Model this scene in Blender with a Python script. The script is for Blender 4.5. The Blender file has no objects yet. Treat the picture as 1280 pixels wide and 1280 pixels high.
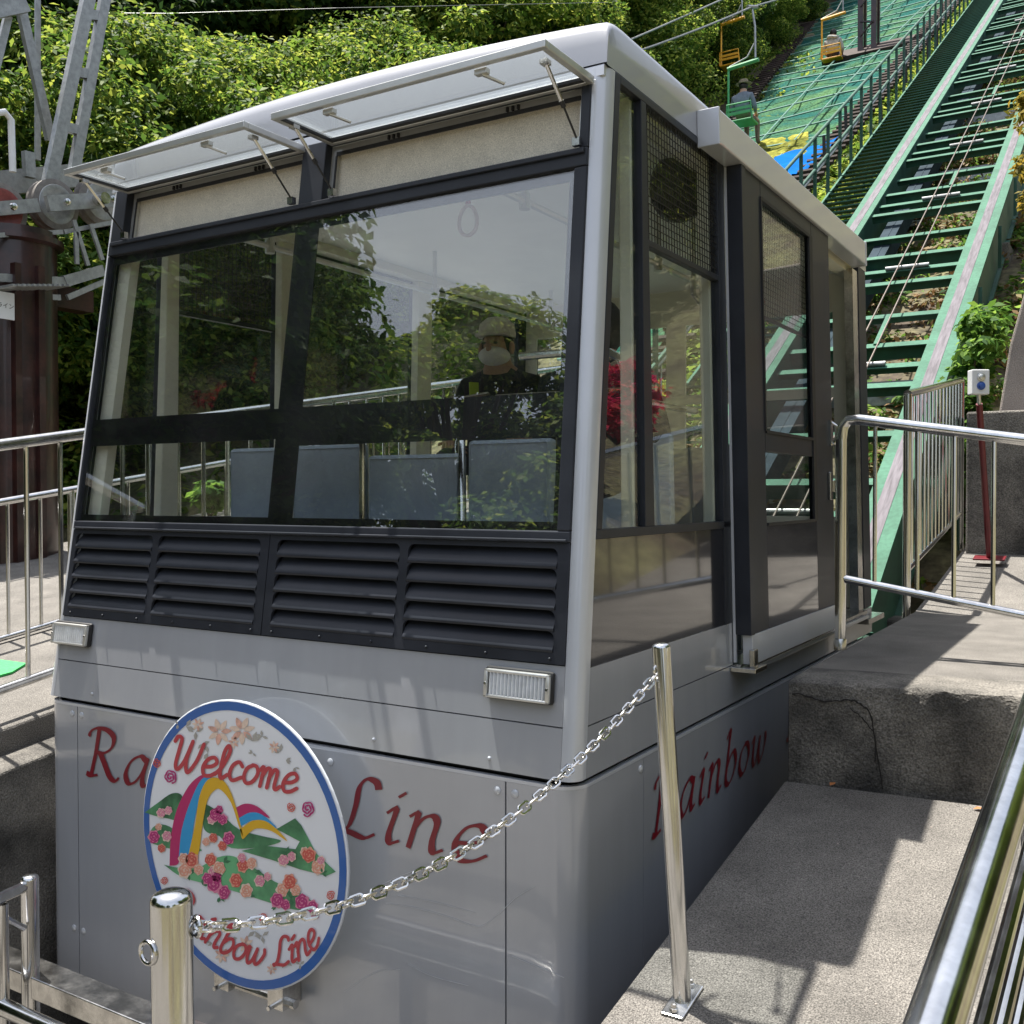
import bpy, bmesh, math, random
import numpy as np
from math import sin, cos, pi, radians, sqrt, atan2
from mathutils import Vector, Matrix
random.seed(7); rng = np.random.default_rng(11)
scene = bpy.context.scene
col = scene.collection

# ---------------------------------------------------------------- camera, sky, sun, exposure
F = 1270.0                                   # focal length in photo pixels (photo is 1280 wide)
yaw, pit, rol = radians(-31.7), radians(-1.05), radians(-0.05)
cf = np.array([sin(yaw)*cos(pit), cos(yaw)*cos(pit), sin(pit)])
r0 = np.array([cos(yaw), -sin(yaw), 0.0]); u0 = np.cross(r0, cf)
cR = cos(rol)*r0 + sin(rol)*u0; cU = -sin(rol)*r0 + cos(rol)*u0
CAM = np.array([1.371, -2.568, 0.695])
cam_data = bpy.data.cameras.new('camera'); cam = bpy.data.objects.new('camera', cam_data); col.objects.link(cam)
cam_data.sensor_width = 36; cam_data.lens = 36*F/1280; cam_data.clip_end = 600; cam_data.clip_start = .05
cam.matrix_world = Matrix(((cR[0], cU[0], -cf[0], CAM[0]), (cR[1], cU[1], -cf[1], CAM[1]), (cR[2], cU[2], -cf[2], CAM[2]), (0, 0, 0, 1)))
scene.camera = cam
SUN = Vector((-.80, .195, 2.68)).normalized()
world = bpy.data.worlds.new('World'); scene.world = world; world.use_nodes = True
wn = world.node_tree; bg = wn.nodes['Background']
sky = wn.nodes.new('ShaderNodeTexSky'); sky.sky_type = 'NISHITA'; sky.sun_disc = False
sky.sun_elevation = math.asin(SUN.z); sky.sun_rotation = atan2(SUN.x, SUN.y)
sky.dust_density = 4.0; sky.air_density = 1.0
# thin bright cloud over the whole sky
wtc = wn.nodes.new('ShaderNodeTexCoord'); wno = wn.nodes.new('ShaderNodeTexNoise'); wno.inputs['Scale'].default_value = 2.2; wno.inputs['Detail'].default_value = 7; wno.inputs['Roughness'].default_value = .55
wmr = wn.nodes.new('ShaderNodeMapRange'); wmr.inputs[1].default_value = .3; wmr.inputs[2].default_value = .7; wmr.inputs[3].default_value = .30; wmr.inputs[4].default_value = .85
wmx = wn.nodes.new('ShaderNodeMix'); wmx.data_type = 'RGBA'; wmx.inputs[7].default_value = (4.7, 5.05, 5.7, 1)
wn.links.new(wtc.outputs['Generated'], wno.inputs['Vector']); wn.links.new(wno.outputs['Fac'], wmr.inputs[0]); wn.links.new(wmr.outputs[0], wmx.inputs['Factor']); wn.links.new(sky.outputs[0], wmx.inputs[6])
wn.links.new(wmx.outputs[2], bg.inputs[0]); bg.inputs[1].default_value = 0.10
sun_data = bpy.data.lights.new('sun', 'SUN'); sun_data.energy = 5.0; sun_data.angle = radians(.53); sun_data.color = (1, .95, .87)
sun = bpy.data.objects.new('sun', sun_data); col.objects.link(sun); sun.rotation_euler = SUN.to_track_quat('Z', 'Y').to_euler(); sun.location = (-8, 2, 30)
vs = scene.view_settings; vs.view_transform = 'Standard'; vs.look = 'None'; vs.gamma = 1; vs.use_curve_mapping = False; vs.exposure = 1.28
scene.cycles.max_bounces = 10; scene.cycles.transparent_max_bounces = 24; scene.cycles.diffuse_bounces = 4; scene.cycles.glossy_bounces = 4
scene.cycles.sample_clamp_indirect = 6; scene.cycles.caustics_reflective = False; scene.cycles.caustics_refractive = False
scene.cycles.use_denoising = True

# ---------------------------------------------------------------- photo pixel -> point on a known plane
def ray(px, py): return cf + cR*(px-640)/F - cU*(py-640)/F
def onx(px, py, X=0): d = ray(px, py); return CAM + d*((X-CAM[0])/d[0])
def ony(px, py, Y=0): d = ray(px, py); return CAM + d*((Y-CAM[1])/d[1])
def onz(px, py, Z=0): d = ray(px, py); return CAM + d*((Z-CAM[2])/d[2])
def onp(px, py, P, n): d = ray(px, py); n = np.array(n, float); return CAM + d*(((np.array(P)-CAM) @ n)/(d @ n))
def atd(px, py, t): return CAM + ray(px, py)*t

# ---------------------------------------------------------------- materials
MATS = {}
def nd(nt, t, **kw):
    n = nt.nodes.new(t)
    for k, v in kw.items(): setattr(n, k, v)
    return n
def M(name, c, rough=.5, metal=0.0, var=.08, scale=6, bump=0, bscale=80, coat=0.0, spec=.5, c2=None, stretch=(1, 1, 1), rvar=0.0, detail=6, ramp=(.35, .65), fine=0.0, fscale=200):
    m = bpy.data.materials.new(name); m.use_nodes = True; nt = m.node_tree
    p = nt.nodes['Principled BSDF']; L = nt.links.new
    tc = nd(nt, 'ShaderNodeTexCoord'); mp = nd(nt, 'ShaderNodeMapping'); mp.inputs['Scale'].default_value = stretch
    L(tc.outputs['Object'], mp.inputs['Vector'])
    n = nd(nt, 'ShaderNodeTexNoise'); n.inputs['Scale'].default_value = scale; n.inputs['Detail'].default_value = detail; n.inputs['Roughness'].default_value = .6
    L(mp.outputs[0], n.inputs['Vector'])
    cr = nd(nt, 'ShaderNodeValToRGB'); e = cr.color_ramp.elements
    a = c; b = c2 if c2 else c
    e[0].position, e[1].position = ramp
    e[0].color = (*[x*(1-var) for x in a], 1); e[1].color = (*[min(1, x*(1+var)) for x in b], 1)
    L(n.outputs['Fac'], cr.inputs[0]); out = cr.outputs[0]
    if fine:
        f = nd(nt, 'ShaderNodeTexNoise'); f.inputs['Scale'].default_value = fscale; f.inputs['Detail'].default_value = 3
        L(mp.outputs[0], f.inputs['Vector'])
        mr = nd(nt, 'ShaderNodeMapRange'); mr.inputs[1].default_value = .3; mr.inputs[2].default_value = .7; mr.inputs[3].default_value = 1-fine; mr.inputs[4].default_value = 1+fine
        L(f.outputs['Fac'], mr.inputs[0])
        mx = nd(nt, 'ShaderNodeMix', data_type='RGBA', blend_type='MULTIPLY'); mx.inputs['Factor'].default_value = 1
        L(out, mx.inputs[6]); L(mr.outputs[0], mx.inputs[7]); out = mx.outputs[2]
    L(out, p.inputs['Base Color'])
    p.inputs['Roughness'].default_value = rough; p.inputs['Metallic'].default_value = metal
    p.inputs['Specular IOR Level'].default_value = spec; p.inputs['Coat Weight'].default_value = coat; p.inputs['Coat Roughness'].default_value = .04
    if rvar:
        mr = nd(nt, 'ShaderNodeMapRange'); mr.inputs[3].default_value = max(0, rough-rvar); mr.inputs[4].default_value = rough+rvar
        L(n.outputs['Fac'], mr.inputs[0]); L(mr.outputs[0], p.inputs['Roughness'])
    if bump:
        b2 = nd(nt, 'ShaderNodeTexNoise'); b2.inputs['Scale'].default_value = bscale; b2.inputs['Detail'].default_value = 4
        L(mp.outputs[0], b2.inputs['Vector'])
        bp = nd(nt, 'ShaderNodeBump'); bp.inputs['Strength'].default_value = bump; bp.inputs['Distance'].default_value = .01
        L(b2.outputs['Fac'], bp.inputs['Height']); L(bp.outputs[0], p.inputs['Normal'])
    MATS[name] = m
    return m
def glass(name, tint, base=.10, ior=1.55, rough=0.0):
    m = bpy.data.materials.new(name); m.use_nodes = True; nt = m.node_tree; L = nt.links.new
    nt.nodes.remove(nt.nodes['Principled BSDF']); out = nt.nodes['Material Output']
    t = nd(nt, 'ShaderNodeBsdfTransparent'); t.inputs[0].default_value = (*tint, 1)
    g = nd(nt, 'ShaderNodeBsdfGlossy'); g.inputs['Roughness'].default_value = rough
    lw = nd(nt, 'ShaderNodeLayerWeight'); lw.inputs[0].default_value = .5
    pw = nd(nt, 'ShaderNodeMath', operation='POWER'); pw.inputs[1].default_value = 5.0; L(lw.outputs['Facing'], pw.inputs[0])
    ad = nd(nt, 'ShaderNodeMath', operation='MULTIPLY_ADD', use_clamp=True); ad.inputs[1].default_value = 1-base; ad.inputs[2].default_value = base; L(pw.outputs[0], ad.inputs[0])
    mx = nd(nt, 'ShaderNodeMixShader'); L(ad.outputs[0], mx.inputs[0]); L(t.outputs[0], mx.inputs[1]); L(g.outputs[0], mx.inputs[2])
    # faint dust and smears
    tc = nd(nt, 'ShaderNodeTexCoord'); no = nd(nt, 'ShaderNodeTexNoise'); no.inputs['Scale'].default_value = 5; no.inputs['Detail'].default_value = 8; L(tc.outputs['Object'], no.inputs['Vector'])
    mr = nd(nt, 'ShaderNodeMapRange'); mr.inputs[1].default_value = .4; mr.inputs[2].default_value = .8; mr.inputs[3].default_value = .001; mr.inputs[4].default_value = .010; L(no.outputs['Fac'], mr.inputs[0])
    df = nd(nt, 'ShaderNodeBsdfDiffuse'); df.inputs[0].default_value = (.7, .7, .68, 1); m2 = nd(nt, 'ShaderNodeMixShader'); L(mr.outputs[0], m2.inputs[0]); L(mx.outputs[0], m2.inputs[1]); L(df.outputs[0], m2.inputs[2])
    L(m2.outputs[0], out.inputs[0]); MATS[name] = m
    return m
def leafmat(name, c1, c2, c3, trans=.5, rough=.62):
    m = bpy.data.materials.new(name); m.use_nodes = True; nt = m.node_tree; L = nt.links.new
    p = nt.nodes['Principled BSDF']; out = nt.nodes['Material Output']
    g = nd(nt, 'ShaderNodeNewGeometry'); cr = nd(nt, 'ShaderNodeValToRGB'); e = cr.color_ramp.elements
    e[0].color = (*c1, 1); e[1].color = (*c3, 1); x = e.new(.55); x.color = (*c2, 1)
    L(g.outputs['Random Per Island'], cr.inputs[0]); L(cr.outputs[0], p.inputs['Base Color'])
    p.inputs['Roughness'].default_value = rough; p.inputs['Specular IOR Level'].default_value = .18
    tr = nd(nt, 'ShaderNodeBsdfTranslucent'); hs = nd(nt, 'ShaderNodeHueSaturation'); hs.inputs['Value'].default_value = 1.5; hs.inputs['Hue'].default_value = .48
    L(cr.outputs[0], hs.inputs['Color']); L(hs.outputs[0], tr.inputs[0])
    mx = nd(nt, 'ShaderNodeMixShader'); mx.inputs[0].default_value = trans
    L(p.outputs[0], mx.inputs[1]); L(tr.outputs[0], mx.inputs[2]); L(mx.outputs[0], out.inputs[0]); MATS[name] = m
    return m

M('paint', (.405, .417, .445), .26, .15, .035, 4, coat=.9, rvar=.03, stretch=(1, 1, .12), fine=.012, fscale=30)
M('paint_roof', (.34, .35, .38), .3, .2, .04, 2.5, coat=.5)  # body grey darkened to offset the sun on the roof
M('paint_light', (.55, .57, .61), .3, .2, .04, 2.5, coat=.5, bump=.03, bscale=2.5)
M('scuff', (.50, .51, .53), .6)
M('charcoal', (.026, .029, .037), .44, 0, .18, 4, coat=.05, rvar=.1, spec=.22)
M('charcoal_gloss', (.022, .023, .029), .10, 0, .1, 4, coat=.7)
M('black', (.006, .006, .007), .35, 0, .1, 5)
M('print_black', (.004, .004, .005), .4, 0, .1, 5)
M('rubber', (.012, .012, .013), .6, 0, .2, 30)
M('cream', (.74, .72, .60), .5, 0, .05, 5)
M('ceiling', (.85, .85, .80), .5, 0, .03, 4)
M('screen', (.66, .61, .51), .75, 0, .06, 14, fine=.25, fscale=260)
M('seat', (.38, .44, .51), .5, 0, .08, 9, bump=.05)
M('floor_vinyl', (.16, .16, .17), .6, 0, .1, 30)
M('steel', (.64, .64, .635), .16, 1.0, .12, 12, rvar=.10, stretch=(1, 1, .15), fine=.06, fscale=70)
M('steel_worn', (.55, .54, .52), .22, 1.0, .25, 14, rvar=.1, fine=.12, fscale=90)
M('galv', (.34, .35, .35), .42, .6, .18, 16, fine=.12)
M('alu', (.62, .62, .60), .35, .7, .08, 10)
M('letter_red', (.20, .010, .020), .35, 0, .05)
M('lens', (.80, .82, .84), .10, .25, .1, 30)
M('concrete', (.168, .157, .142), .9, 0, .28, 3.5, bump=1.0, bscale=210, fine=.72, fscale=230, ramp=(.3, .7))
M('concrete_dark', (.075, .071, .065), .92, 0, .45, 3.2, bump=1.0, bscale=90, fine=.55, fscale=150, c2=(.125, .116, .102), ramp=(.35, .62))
M('concrete_pale', (.30, .26, .23), .9, 0, .15, 3, bump=.5, bscale=150, fine=.3, fscale=140)
M('dry_leaf', (.42, .16, .05), .8)
M('crack', (.02, .018, .016), .95)
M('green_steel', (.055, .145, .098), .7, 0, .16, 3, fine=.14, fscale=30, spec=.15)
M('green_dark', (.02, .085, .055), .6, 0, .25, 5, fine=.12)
M('rail_strip', (.13, .12, .135), .7, 0, .3, 6, spec=.15, stretch=(6, .6, .6))
M('duct', (.030, .045, .058), .85, 0, .2, 4, spec=.08)
M('wire', (.025, .022, .02), .5, .6, .2, 20)
M('haul_rope', (.11, .085, .07), .6, .2, .25, 30)
M('cable', (.20, .21, .21), .45, .6, .2, 20)
M('maroon', (.020, .007, .007), .35, 0, .35, 5, c2=(.034, .011, .009), fine=.2, fscale=30, coat=.25)
M('red_post', (.13, .012, .018), .35, 0, .15, 12)
M('sheave_rubber', (.17, .155, .14), .7, 0, .2, 20)
M('sheave_red', (.22, .05, .045), .5, 0, .2, 20)
M('white_box', (.72, .73, .74), .4, 0, .04)
M('blue_button', (.03, .09, .35), .3)
M('sign_white', (.80, .82, .86), .35, 0, .01, coat=.4)
M('sign_blue', (.004, .105, .40), .35, 0, .02, coat=.4)
M('sign_red', (.50, .05, .065), .4, 0, .03)
M('sign_magenta', (.48, .012, .13), .4, 0, .03)
M('sign_cyan', (.02, .32, .65), .4, 0, .03)
M('sign_yellow', (.72, .42, .012), .4, 0, .03)
M('sign_green', (.012, .12, .045), .4, 0, .35, 2.2, c2=(.10, .34, .15), ramp=(.4, .6))
M('rose_red', (.62, .10, .075), .45, 0, .1, 60)
M('rose_peach', (.75, .34, .24), .45, 0, .1, 60)
M('rose_pink', (.72, .24, .36), .45, 0, .1, 60)
M('rose_magenta', (.45, .02, .17), .45, 0, .1, 60)
M('rose_cream', (.80, .62, .50), .45, 0, .1, 60)
M('leaf_print', (.03, .16, .07), .45)
M('leaf_grey', (.42, .40, .36), .45)
M('flower_wash', (.72, .42, .33), .45, 0, .25, 40)
M('net_green', (.016, .115, .098), .95, 0, .35, .8, spec=.05, c2=(.060, .115, .040), bump=.9, bscale=7, fine=.6, fscale=22, ramp=(.42, .72))
M('grass', (.09, .115, .018), .95, 0, .5, 1.2, c2=(.20, .19, .035), bump=.8, bscale=10, fine=.5, fscale=12, spec=.05)
M('rope_white', (.10, .22, .18), .8, 0, .2, 5)
M('tarp', (.003, .10, .36), .9, 0, .15, 3, bump=.5, bscale=6, spec=.03)
M('log', (.035, .022, .018), .85, 0, .4, 6)
M('post_dark', (.02, .02, .018), .7, 0, .3, 9)
M('earth', (.115, .085, .058), .95, 0, .45, 1.5, c2=(.10, .095, .045), bump=1, bscale=8, fine=.5, fscale=14)
M('yellow_paint', (.75, .36, .015), .45, 0, .12)
M('chair_green', (.06, .34, .12), .45, 0, .12)
M('orange_paint', (.68, .16, .02), .45, 0, .12)
M('shirt_grey', (.16, .19, .24), .85, 0, .15, 20)
M('hoodie', (.42, .41, .38), .9, 0, .25, 20)
M('trousers', (.030, .035, .055), .85, 0, .2, 20)
M('trousers_khaki', (.17, .13, .10), .85, 0, .2, 20)
M('jacket_dark', (.02, .021, .026), .8, 0, .2, 20)
M('skin', (.48, .29, .20), .5, 0, .05, 10)
M('hair', (.012, .010, .009), .5, 0, .3, 50)
M('hat', (.22, .19, .13), .8, 0, .15, 30)
M('cap', (.75, .74, .72), .8, 0, .08, 30)
M('mask', (.85, .87, .88), .8, 0, .03, 30)
M('vest', (.45, .62, .05), .7)
M('strap_red', (.35, .03, .05), .5)
M('strap_ring', (.55, .42, .42), .4)
M('mat_green', (.05, .42, .11), .85, 0, .15, 40, bump=.4)
M('bark', (.07, .05, .035), .9, 0, .4, 8, bump=.8, bscale=20)
M('fan_black', (.010, .010, .011), .35)
M('sticker_white', (.7, .7, .68), .5)
M('sticker_red', (.5, .04, .04), .5)
glass('glass', (.97, .985, .98), .13, 1.55)
glass('glass_side', (.93, .955, .945), .03, 1.5)
glass('glass_clear', (.90, .96, .94), .05, 1.5)
fm = glass('film_glass', (.93, .955, .96), .06)
_nt = fm.node_tree; _out = _nt.nodes['Material Output']; _src = _out.inputs[0].links[0].from_socket; _t = _nt.nodes.new('ShaderNodeBsdfTranslucent'); _t.inputs[0].default_value = (.5, .53, .56, 1)
_m = _nt.nodes.new('ShaderNodeMixShader'); _m.inputs[0].default_value = .05; _nt.links.new(_src, _m.inputs[1]); _nt.links.new(_t.outputs[0], _m.inputs[2]); _nt.links.new(_m.outputs[0], _out.inputs[0])
leafmat('leaf_a', (.018, .052, .010), (.065, .135, .020), (.24, .30, .05))
leafmat('leaf_b', (.010, .032, .010), (.025, .065, .014), (.070, .12, .022))
leafmat('leaf_c', (.030, .080, .012), (.10, .185, .026), (.32, .37, .07))
leafmat('leaf_ivy', (.02, .07, .012), (.07, .16, .025), (.16, .28, .05))
leafmat('leaf_litter', (.12, .07, .03), (.20, .13, .05), (.09, .14, .03), .2)
leafmat('leaf_conifer', (.07, .08, .012), (.16, .14, .02), (.26, .20, .03))
leafmat('petal_red', (.35, .01, .02), (.55, .015, .04), (.65, .03, .10), .3)

# ---------------------------------------------------------------- objects and meshes
ORG = {}
def tag(o, label=None, cat=None, group=None, kind=None):
    for k, v in (('label', label), ('category', cat), ('group', group), ('kind', kind)):
        if v: o[k] = v
    return o
def thing(name, label, cat, loc, group=None):
    o = bpy.data.objects.new(name, None); col.objects.link(o); o.empty_display_size = .2
    o.location = loc; ORG[o] = np.array(loc, float); tag(o, label, cat, group); return o
class MB:
    def __init__(s): s.v = []; s.f = []
    def add(s, vs_, fs_):
        n = len(s.v); s.v += [tuple(map(float, q)) for q in vs_]; s.f += [tuple(i+n for i in f) for f in fs_]; return s
    def box(s, x0, x1, y0, y1, z0, z1, cuts=()):
        ys = [y0]+[c for c in cuts if y0+1e-4 < c < y1-1e-4]+[y1]; V = []; Fc = []
        for y in ys: V += [(x0, y, z0), (x1, y, z0), (x1, y, z1), (x0, y, z1)]
        k = len(ys)
        for i in range(k-1):
            for j in range(4): Fc.append((4*i+j, 4*i+4+j, 4*i+4+(j+1) % 4, 4*i+(j+1) % 4)[::-1])
        Fc += [(0, 1, 2, 3), tuple(4*(k-1)+j for j in (3, 2, 1, 0))]
        return s.add(V, Fc)
    def obox(s, c, ax, ay, az):
        c, ax, ay, az = map(np.array, (c, ax, ay, az)); V = []
        for i in (-1, 1):
            for j in (-1, 1):
                for k in (-1, 1): V.append(c+ax*i+ay*j+az*k)
        return s.add(V, [(0, 1, 3, 2), (4, 6, 7, 5), (0, 4, 5, 1), (2, 3, 7, 6), (0, 2, 6, 4), (1, 5, 7, 3)])
    def bar(s, a, b, w, h, up=(0, 0, 1)):
        a, b = np.array(a, float), np.array(b, float); d = b-a; l = np.linalg.norm(d); d /= l
        up = np.array(up, float); sx = np.cross(d, up); sx /= np.linalg.norm(sx); uz = np.cross(sx, d)
        return s.obox((a+b)/2, d*l/2, sx*w/2, uz*h/2)
    def tube(s, path, r, n=10, caps=True, closed=False):
        P = [np.array(p, float) for p in path]; k = len(P); rs = r if hasattr(r, '__len__') else [r]*k
        V = []; prev = None
        for i in range(k):
            if closed: d = P[(i+1) % k]-P[i-1]
            else: d = P[min(i+1, k-1)]-P[max(i-1, 0)]
            d = d/(np.linalg.norm(d)+1e-12)
            if prev is None:
                a = np.array((0, 0, 1.0)) if abs(d[2]) < .9 else np.array((1.0, 0, 0)); sx = np.cross(d, a)
            else: sx = prev-d*(prev @ d)
            sx /= np.linalg.norm(sx)+1e-12; prev = sx; sy = np.cross(d, sx)
            for j in range(n):
                t = 2*pi*j/n; V.append(P[i]+rs[i]*(cos(t)*sx+sin(t)*sy))
        Fc = []
        for i in range(k if closed else k-1):
            i2 = (i+1) % k
            for j in range(n): Fc.append((i*n+j, i*n+(j+1) % n, i2*n+(j+1) % n, i2*n+j))
        if caps and not closed: Fc += [tuple(range(n))[::-1], tuple((k-1)*n+j for j in range(n))]
        return s.add(V, Fc)
    def lathe(s, c, ax, prof, n=20):
        c = np.array(c, float); ax = np.array(ax, float); ax /= np.linalg.norm(ax)
        a = np.array((0, 0, 1.0)) if abs(ax[2]) < .9 else np.array((1.0, 0, 0)); sx = np.cross(ax, a); sx /= np.linalg.norm(sx); sy = np.cross(ax, sx)
        V = []
        for (r, h) in prof:
            for j in range(n):
                t = 2*pi*j/n; V.append(c+ax*h+r*(cos(t)*sx+sin(t)*sy))
        Fc = []
        for i in range(len(prof)-1):
            for j in range(n): Fc.append((i*n+j, i*n+(j+1) % n, (i+1)*n+(j+1) % n, (i+1)*n+j))
        Fc += [tuple(range(n))[::-1], tuple((len(prof)-1)*n+j for j in range(n))]
        return s.add(V, Fc)
    def prism(s, poly, vec):
        poly = [np.array(p, float) for p in poly]; vec = np.array(vec, float); n = len(poly)
        Fc = [tuple(range(n))[::-1], tuple(range(n, 2*n))]+[(i, (i+1) % n, n+(i+1) % n, n+i) for i in range(n)]
        return s.add(poly+[p+vec for p in poly], Fc)
    def wall(s, path, z0, z1, th, inside, zs=None):
        P = [np.array(p, float) for p in path]; k = len(P); N = []
        for i in range(k):
            d = P[min(i+1, k-1)]-P[max(i-1, 0)]; nn = np.array((-d[1], d[0])); nn /= np.linalg.norm(nn)
            if nn @ (np.array(inside)-P[i]) < 0: nn = -nn
            N.append(nn)
        V = []; zz = zs or [z0, z1]
        for z in zz:
            for i in range(k): V.append((*P[i], z))
        for z in zz:
            for i in range(k): V.append((*(P[i]+N[i]*th), z))
        m = len(zz); o = m*k; Fc = []
        for a in range(m-1):
            for i in range(k-1):
                Fc.append((a*k+i, a*k+i+1, a*k+k+i+1, a*k+k+i)); Fc.append((o+a*k+i, o+a*k+k+i, o+a*k+k+i+1, o+a*k+i+1))
            for i in (0, k-1): Fc.append((a*k+i, a*k+k+i, o+a*k+k+i, o+a*k+i))
        for i in range(k-1):
            Fc.append((i, o+i, o+i+1, i+1)); b = (m-1)*k; Fc.append((b+i, b+i+1, o+b+i+1, o+b+i))
        return s.add(V, Fc)
    def build(s, name, mat, parent=None, warp=None, smooth=False, bevel=0, label=None, kind=None, recalc=True):
        V = [warp(p) for p in s.v] if warp else s.v
        if parent is not None: o0 = ORG[parent]
        else: o0 = np.zeros(3)
        A = np.array(V, float)-o0
        me = bpy.data.meshes.new(name); me.from_pydata([tuple(p) for p in A], [], s.f)
        if recalc:
            bm = bmesh.new(); bm.from_mesh(me); bmesh.ops.recalc_face_normals(bm, faces=bm.faces)
            if bevel: bmesh.ops.bevel(bm, geom=[e for e in bm.edges if len(e.link_faces) == 2 and e.calc_face_angle(0) > .6], offset=bevel, segments=2, affect='EDGES', profile=.5, clamp_overlap=True)
            bm.to_mesh(me); bm.free()
        ms = mat if isinstance(mat, (list, tuple)) else [mat]
        for q in ms: me.materials.append(MATS[q])
        if smooth:
            me.polygons.foreach_set('use_smooth', [True]*len(me.polygons))
            try: me.set_sharp_from_angle(angle=radians(35))
            except Exception: pass
        o = bpy.data.objects.new(name, me); col.objects.link(o)
        if parent is not None: o.parent = parent; ORG[o] = ORG[parent]
        else: ORG[o] = np.zeros(3)
        tag(o, label=label, kind=kind)
        return o
def copy_tree(o, parent=None):
    c = o.copy(); col.objects.link(c); c.parent = parent; ORG[c] = ORG[o]
    for ch in o.children: copy_tree(ch, c)
    return c
def arc(c, r, a0, a1, n): return [(c[0]+r*cos(radians(a0+(a1-a0)*i/n)), c[1]+r*sin(radians(a0+(a1-a0)*i/n))) for i in range(n+1)]
def crom(P, n=6):
    P = [np.array(p, float) for p in P]
    if len(P) == 2: return P
    Q = [2*P[0]-P[1]]+P+[2*P[-1]-P[-2]]; out = []
    for i in range(1, len(Q)-2):
        for k in range(n):
            t = k/n; a, b, c, d = Q[i-1], Q[i], Q[i+1], Q[i+2]
            out.append(.5*((2*b)+(c-a)*t+(2*a-5*b+4*c-d)*t*t+(3*b-a-3*c+d)*t**3))
    return out+[P[-1]]

# ---------------------------------------------------------------- ground: ramps, platform, walkway, hill
RM = .15
def zr(y): return -.377+RM*(y-1.2)               # ramp beside and in front of the cabin
def zl(y): return -.32+RM*y                      # walkway on the far side of the cabin
def zt(y): return .6*y-2.6                       # top of the track beams
def hz(x, y):
    a = .6*y-3.55; b = -1.75; k = 1.2
    z = max(a, b)+k*max(0, 1-abs(a-b)/k)**2*.25
    if y > 60: z = min(z, .6*60-3.55+(y-60)*.12)
    if x < -7: z += .22*min(-7-x, 25)*min(1, max(0, (y+8)/12))
    if x > 1.9:
        q = -.55+.42*min(x-1.9, 9)+.15*y if y > -6 else -3
        z = max(z, q) if y < 30 else z
    return z
def sheet(name, xs, ys, fz, mat, kind='structure', thick=0):
    V = [(x, y, fz(x, y)) for y in ys for x in xs]; nx = len(xs)
    Fc = [(j*nx+i, j*nx+i+1, (j+1)*nx+i+1, (j+1)*nx+i) for j in range(len(ys)-1) for i in range(nx-1)]
    m = MB(); m.add(V, Fc); o = m.build(name, mat, smooth=True, kind=kind, recalc=False); return o
sheet('ground', list(np.concatenate([np.arange(-150, -20, 10.), np.arange(-20, 12, .8), np.arange(12, 120, 9.)])), list(np.concatenate([np.arange(-150, -10, 10.), np.arange(-10, 40, .9), np.arange(40, 180, 8.)])),
      lambda x, y: hz(x, y)+.12*sin(x*1.7+y)*cos(y*1.3) - (.0 if y > -6 else .3), 'earth')

def slab(name, mat, poly_top, z_bot, kind='structure', bevel=.012):
    m = MB(); n = len(poly_top); V = list(poly_top)+[(p[0], p[1], z_bot) for p in poly_top]
    m.add(V, [tuple(range(n)), tuple(range(n, 2*n))[::-1]]+[(i, n+i, n+(i+1) % n, (i+1) % n) for i in range(n)])
    return m.build(name, mat, kind=kind, bevel=bevel)
slab('ramp', 'concrete', [(.25, -.62, zr(-.62)), (1.95, -.62, zr(-.62)), (1.95, 1.28, zr(1.28)), (.25, 1.19, zr(1.19))], -2.2)
slab('pavement', 'concrete', [(-.05, -9, zr(-9)), (4.5, -9, zr(-9)), (4.5, -.622, zr(-.622)), (.25, -.622, zr(-.622)), (-.05, -1.1, zr(-1.1))], -3.0)
slab('pavement', 'concrete', [(-7.5, -9, -1.55), (-.055, -9, -1.55), (-.055, -2.4, -1.55), (-7.5, -2.4, -1.55)], -3.0)
# raised platform with worn front edge
def rough_block(name, mat, top, z_bot, nx, ny, parent=None):
    pass
pm = MB()
fe = []
nseg = 40
for i in range(nseg+1):
    x = .262+(1.9-.262)*i/nseg; y = 1.195+.10*(x-.262)/.73
    j = .012*sin(i*1.9)*random.random()
    fe.append((x, y+j))
rows = []
for (dy, dz) in ((.012, -1.2), (.0, -.36), (.004, -.12), (.0, -.024), (.009, -.007), (.024, -.001), (.30, 0), (1.2, 0), (2.5, 0)):
    r_ = [(x, y+dy+(random.uniform(-.006, .006) if dz > -.1 and dy < .1 else 0), dz+(random.uniform(-.006, .004) if -.1 < dz < 0 else 0)) for x, y in fe]
    rows.append(r_)
# far part of platform rises with slope
for yy in (4.2, 5.2, 6.4, 9.0, 14.0): rows.append([(max(x, .16), yy, RM*(yy-3.75)) for x, y in fe])
V = [p for r_ in rows for p in r_]; nx = nseg+1
Fc = [(j*nx+i, j*nx+i+1, (j+1)*nx+i+1, (j+1)*nx+i) for j in range(len(rows)-1) for i in range(nseg)]
pm.add(V, Fc)
# left flank
n0 = len(pm.v); flank = [r_[0] for r_ in rows]
pm.add([p for p in flank]+[(p[0], p[1], -2.2) for p in flank], [(i, i+1, len(flank)+i+1, len(flank)+i) for i in range(len(flank)-1)])
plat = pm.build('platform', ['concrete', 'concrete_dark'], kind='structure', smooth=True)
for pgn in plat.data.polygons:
    if pgn.normal.z < .4 and pgn.center.y < 1.5: pgn.material_index = 1
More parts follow.
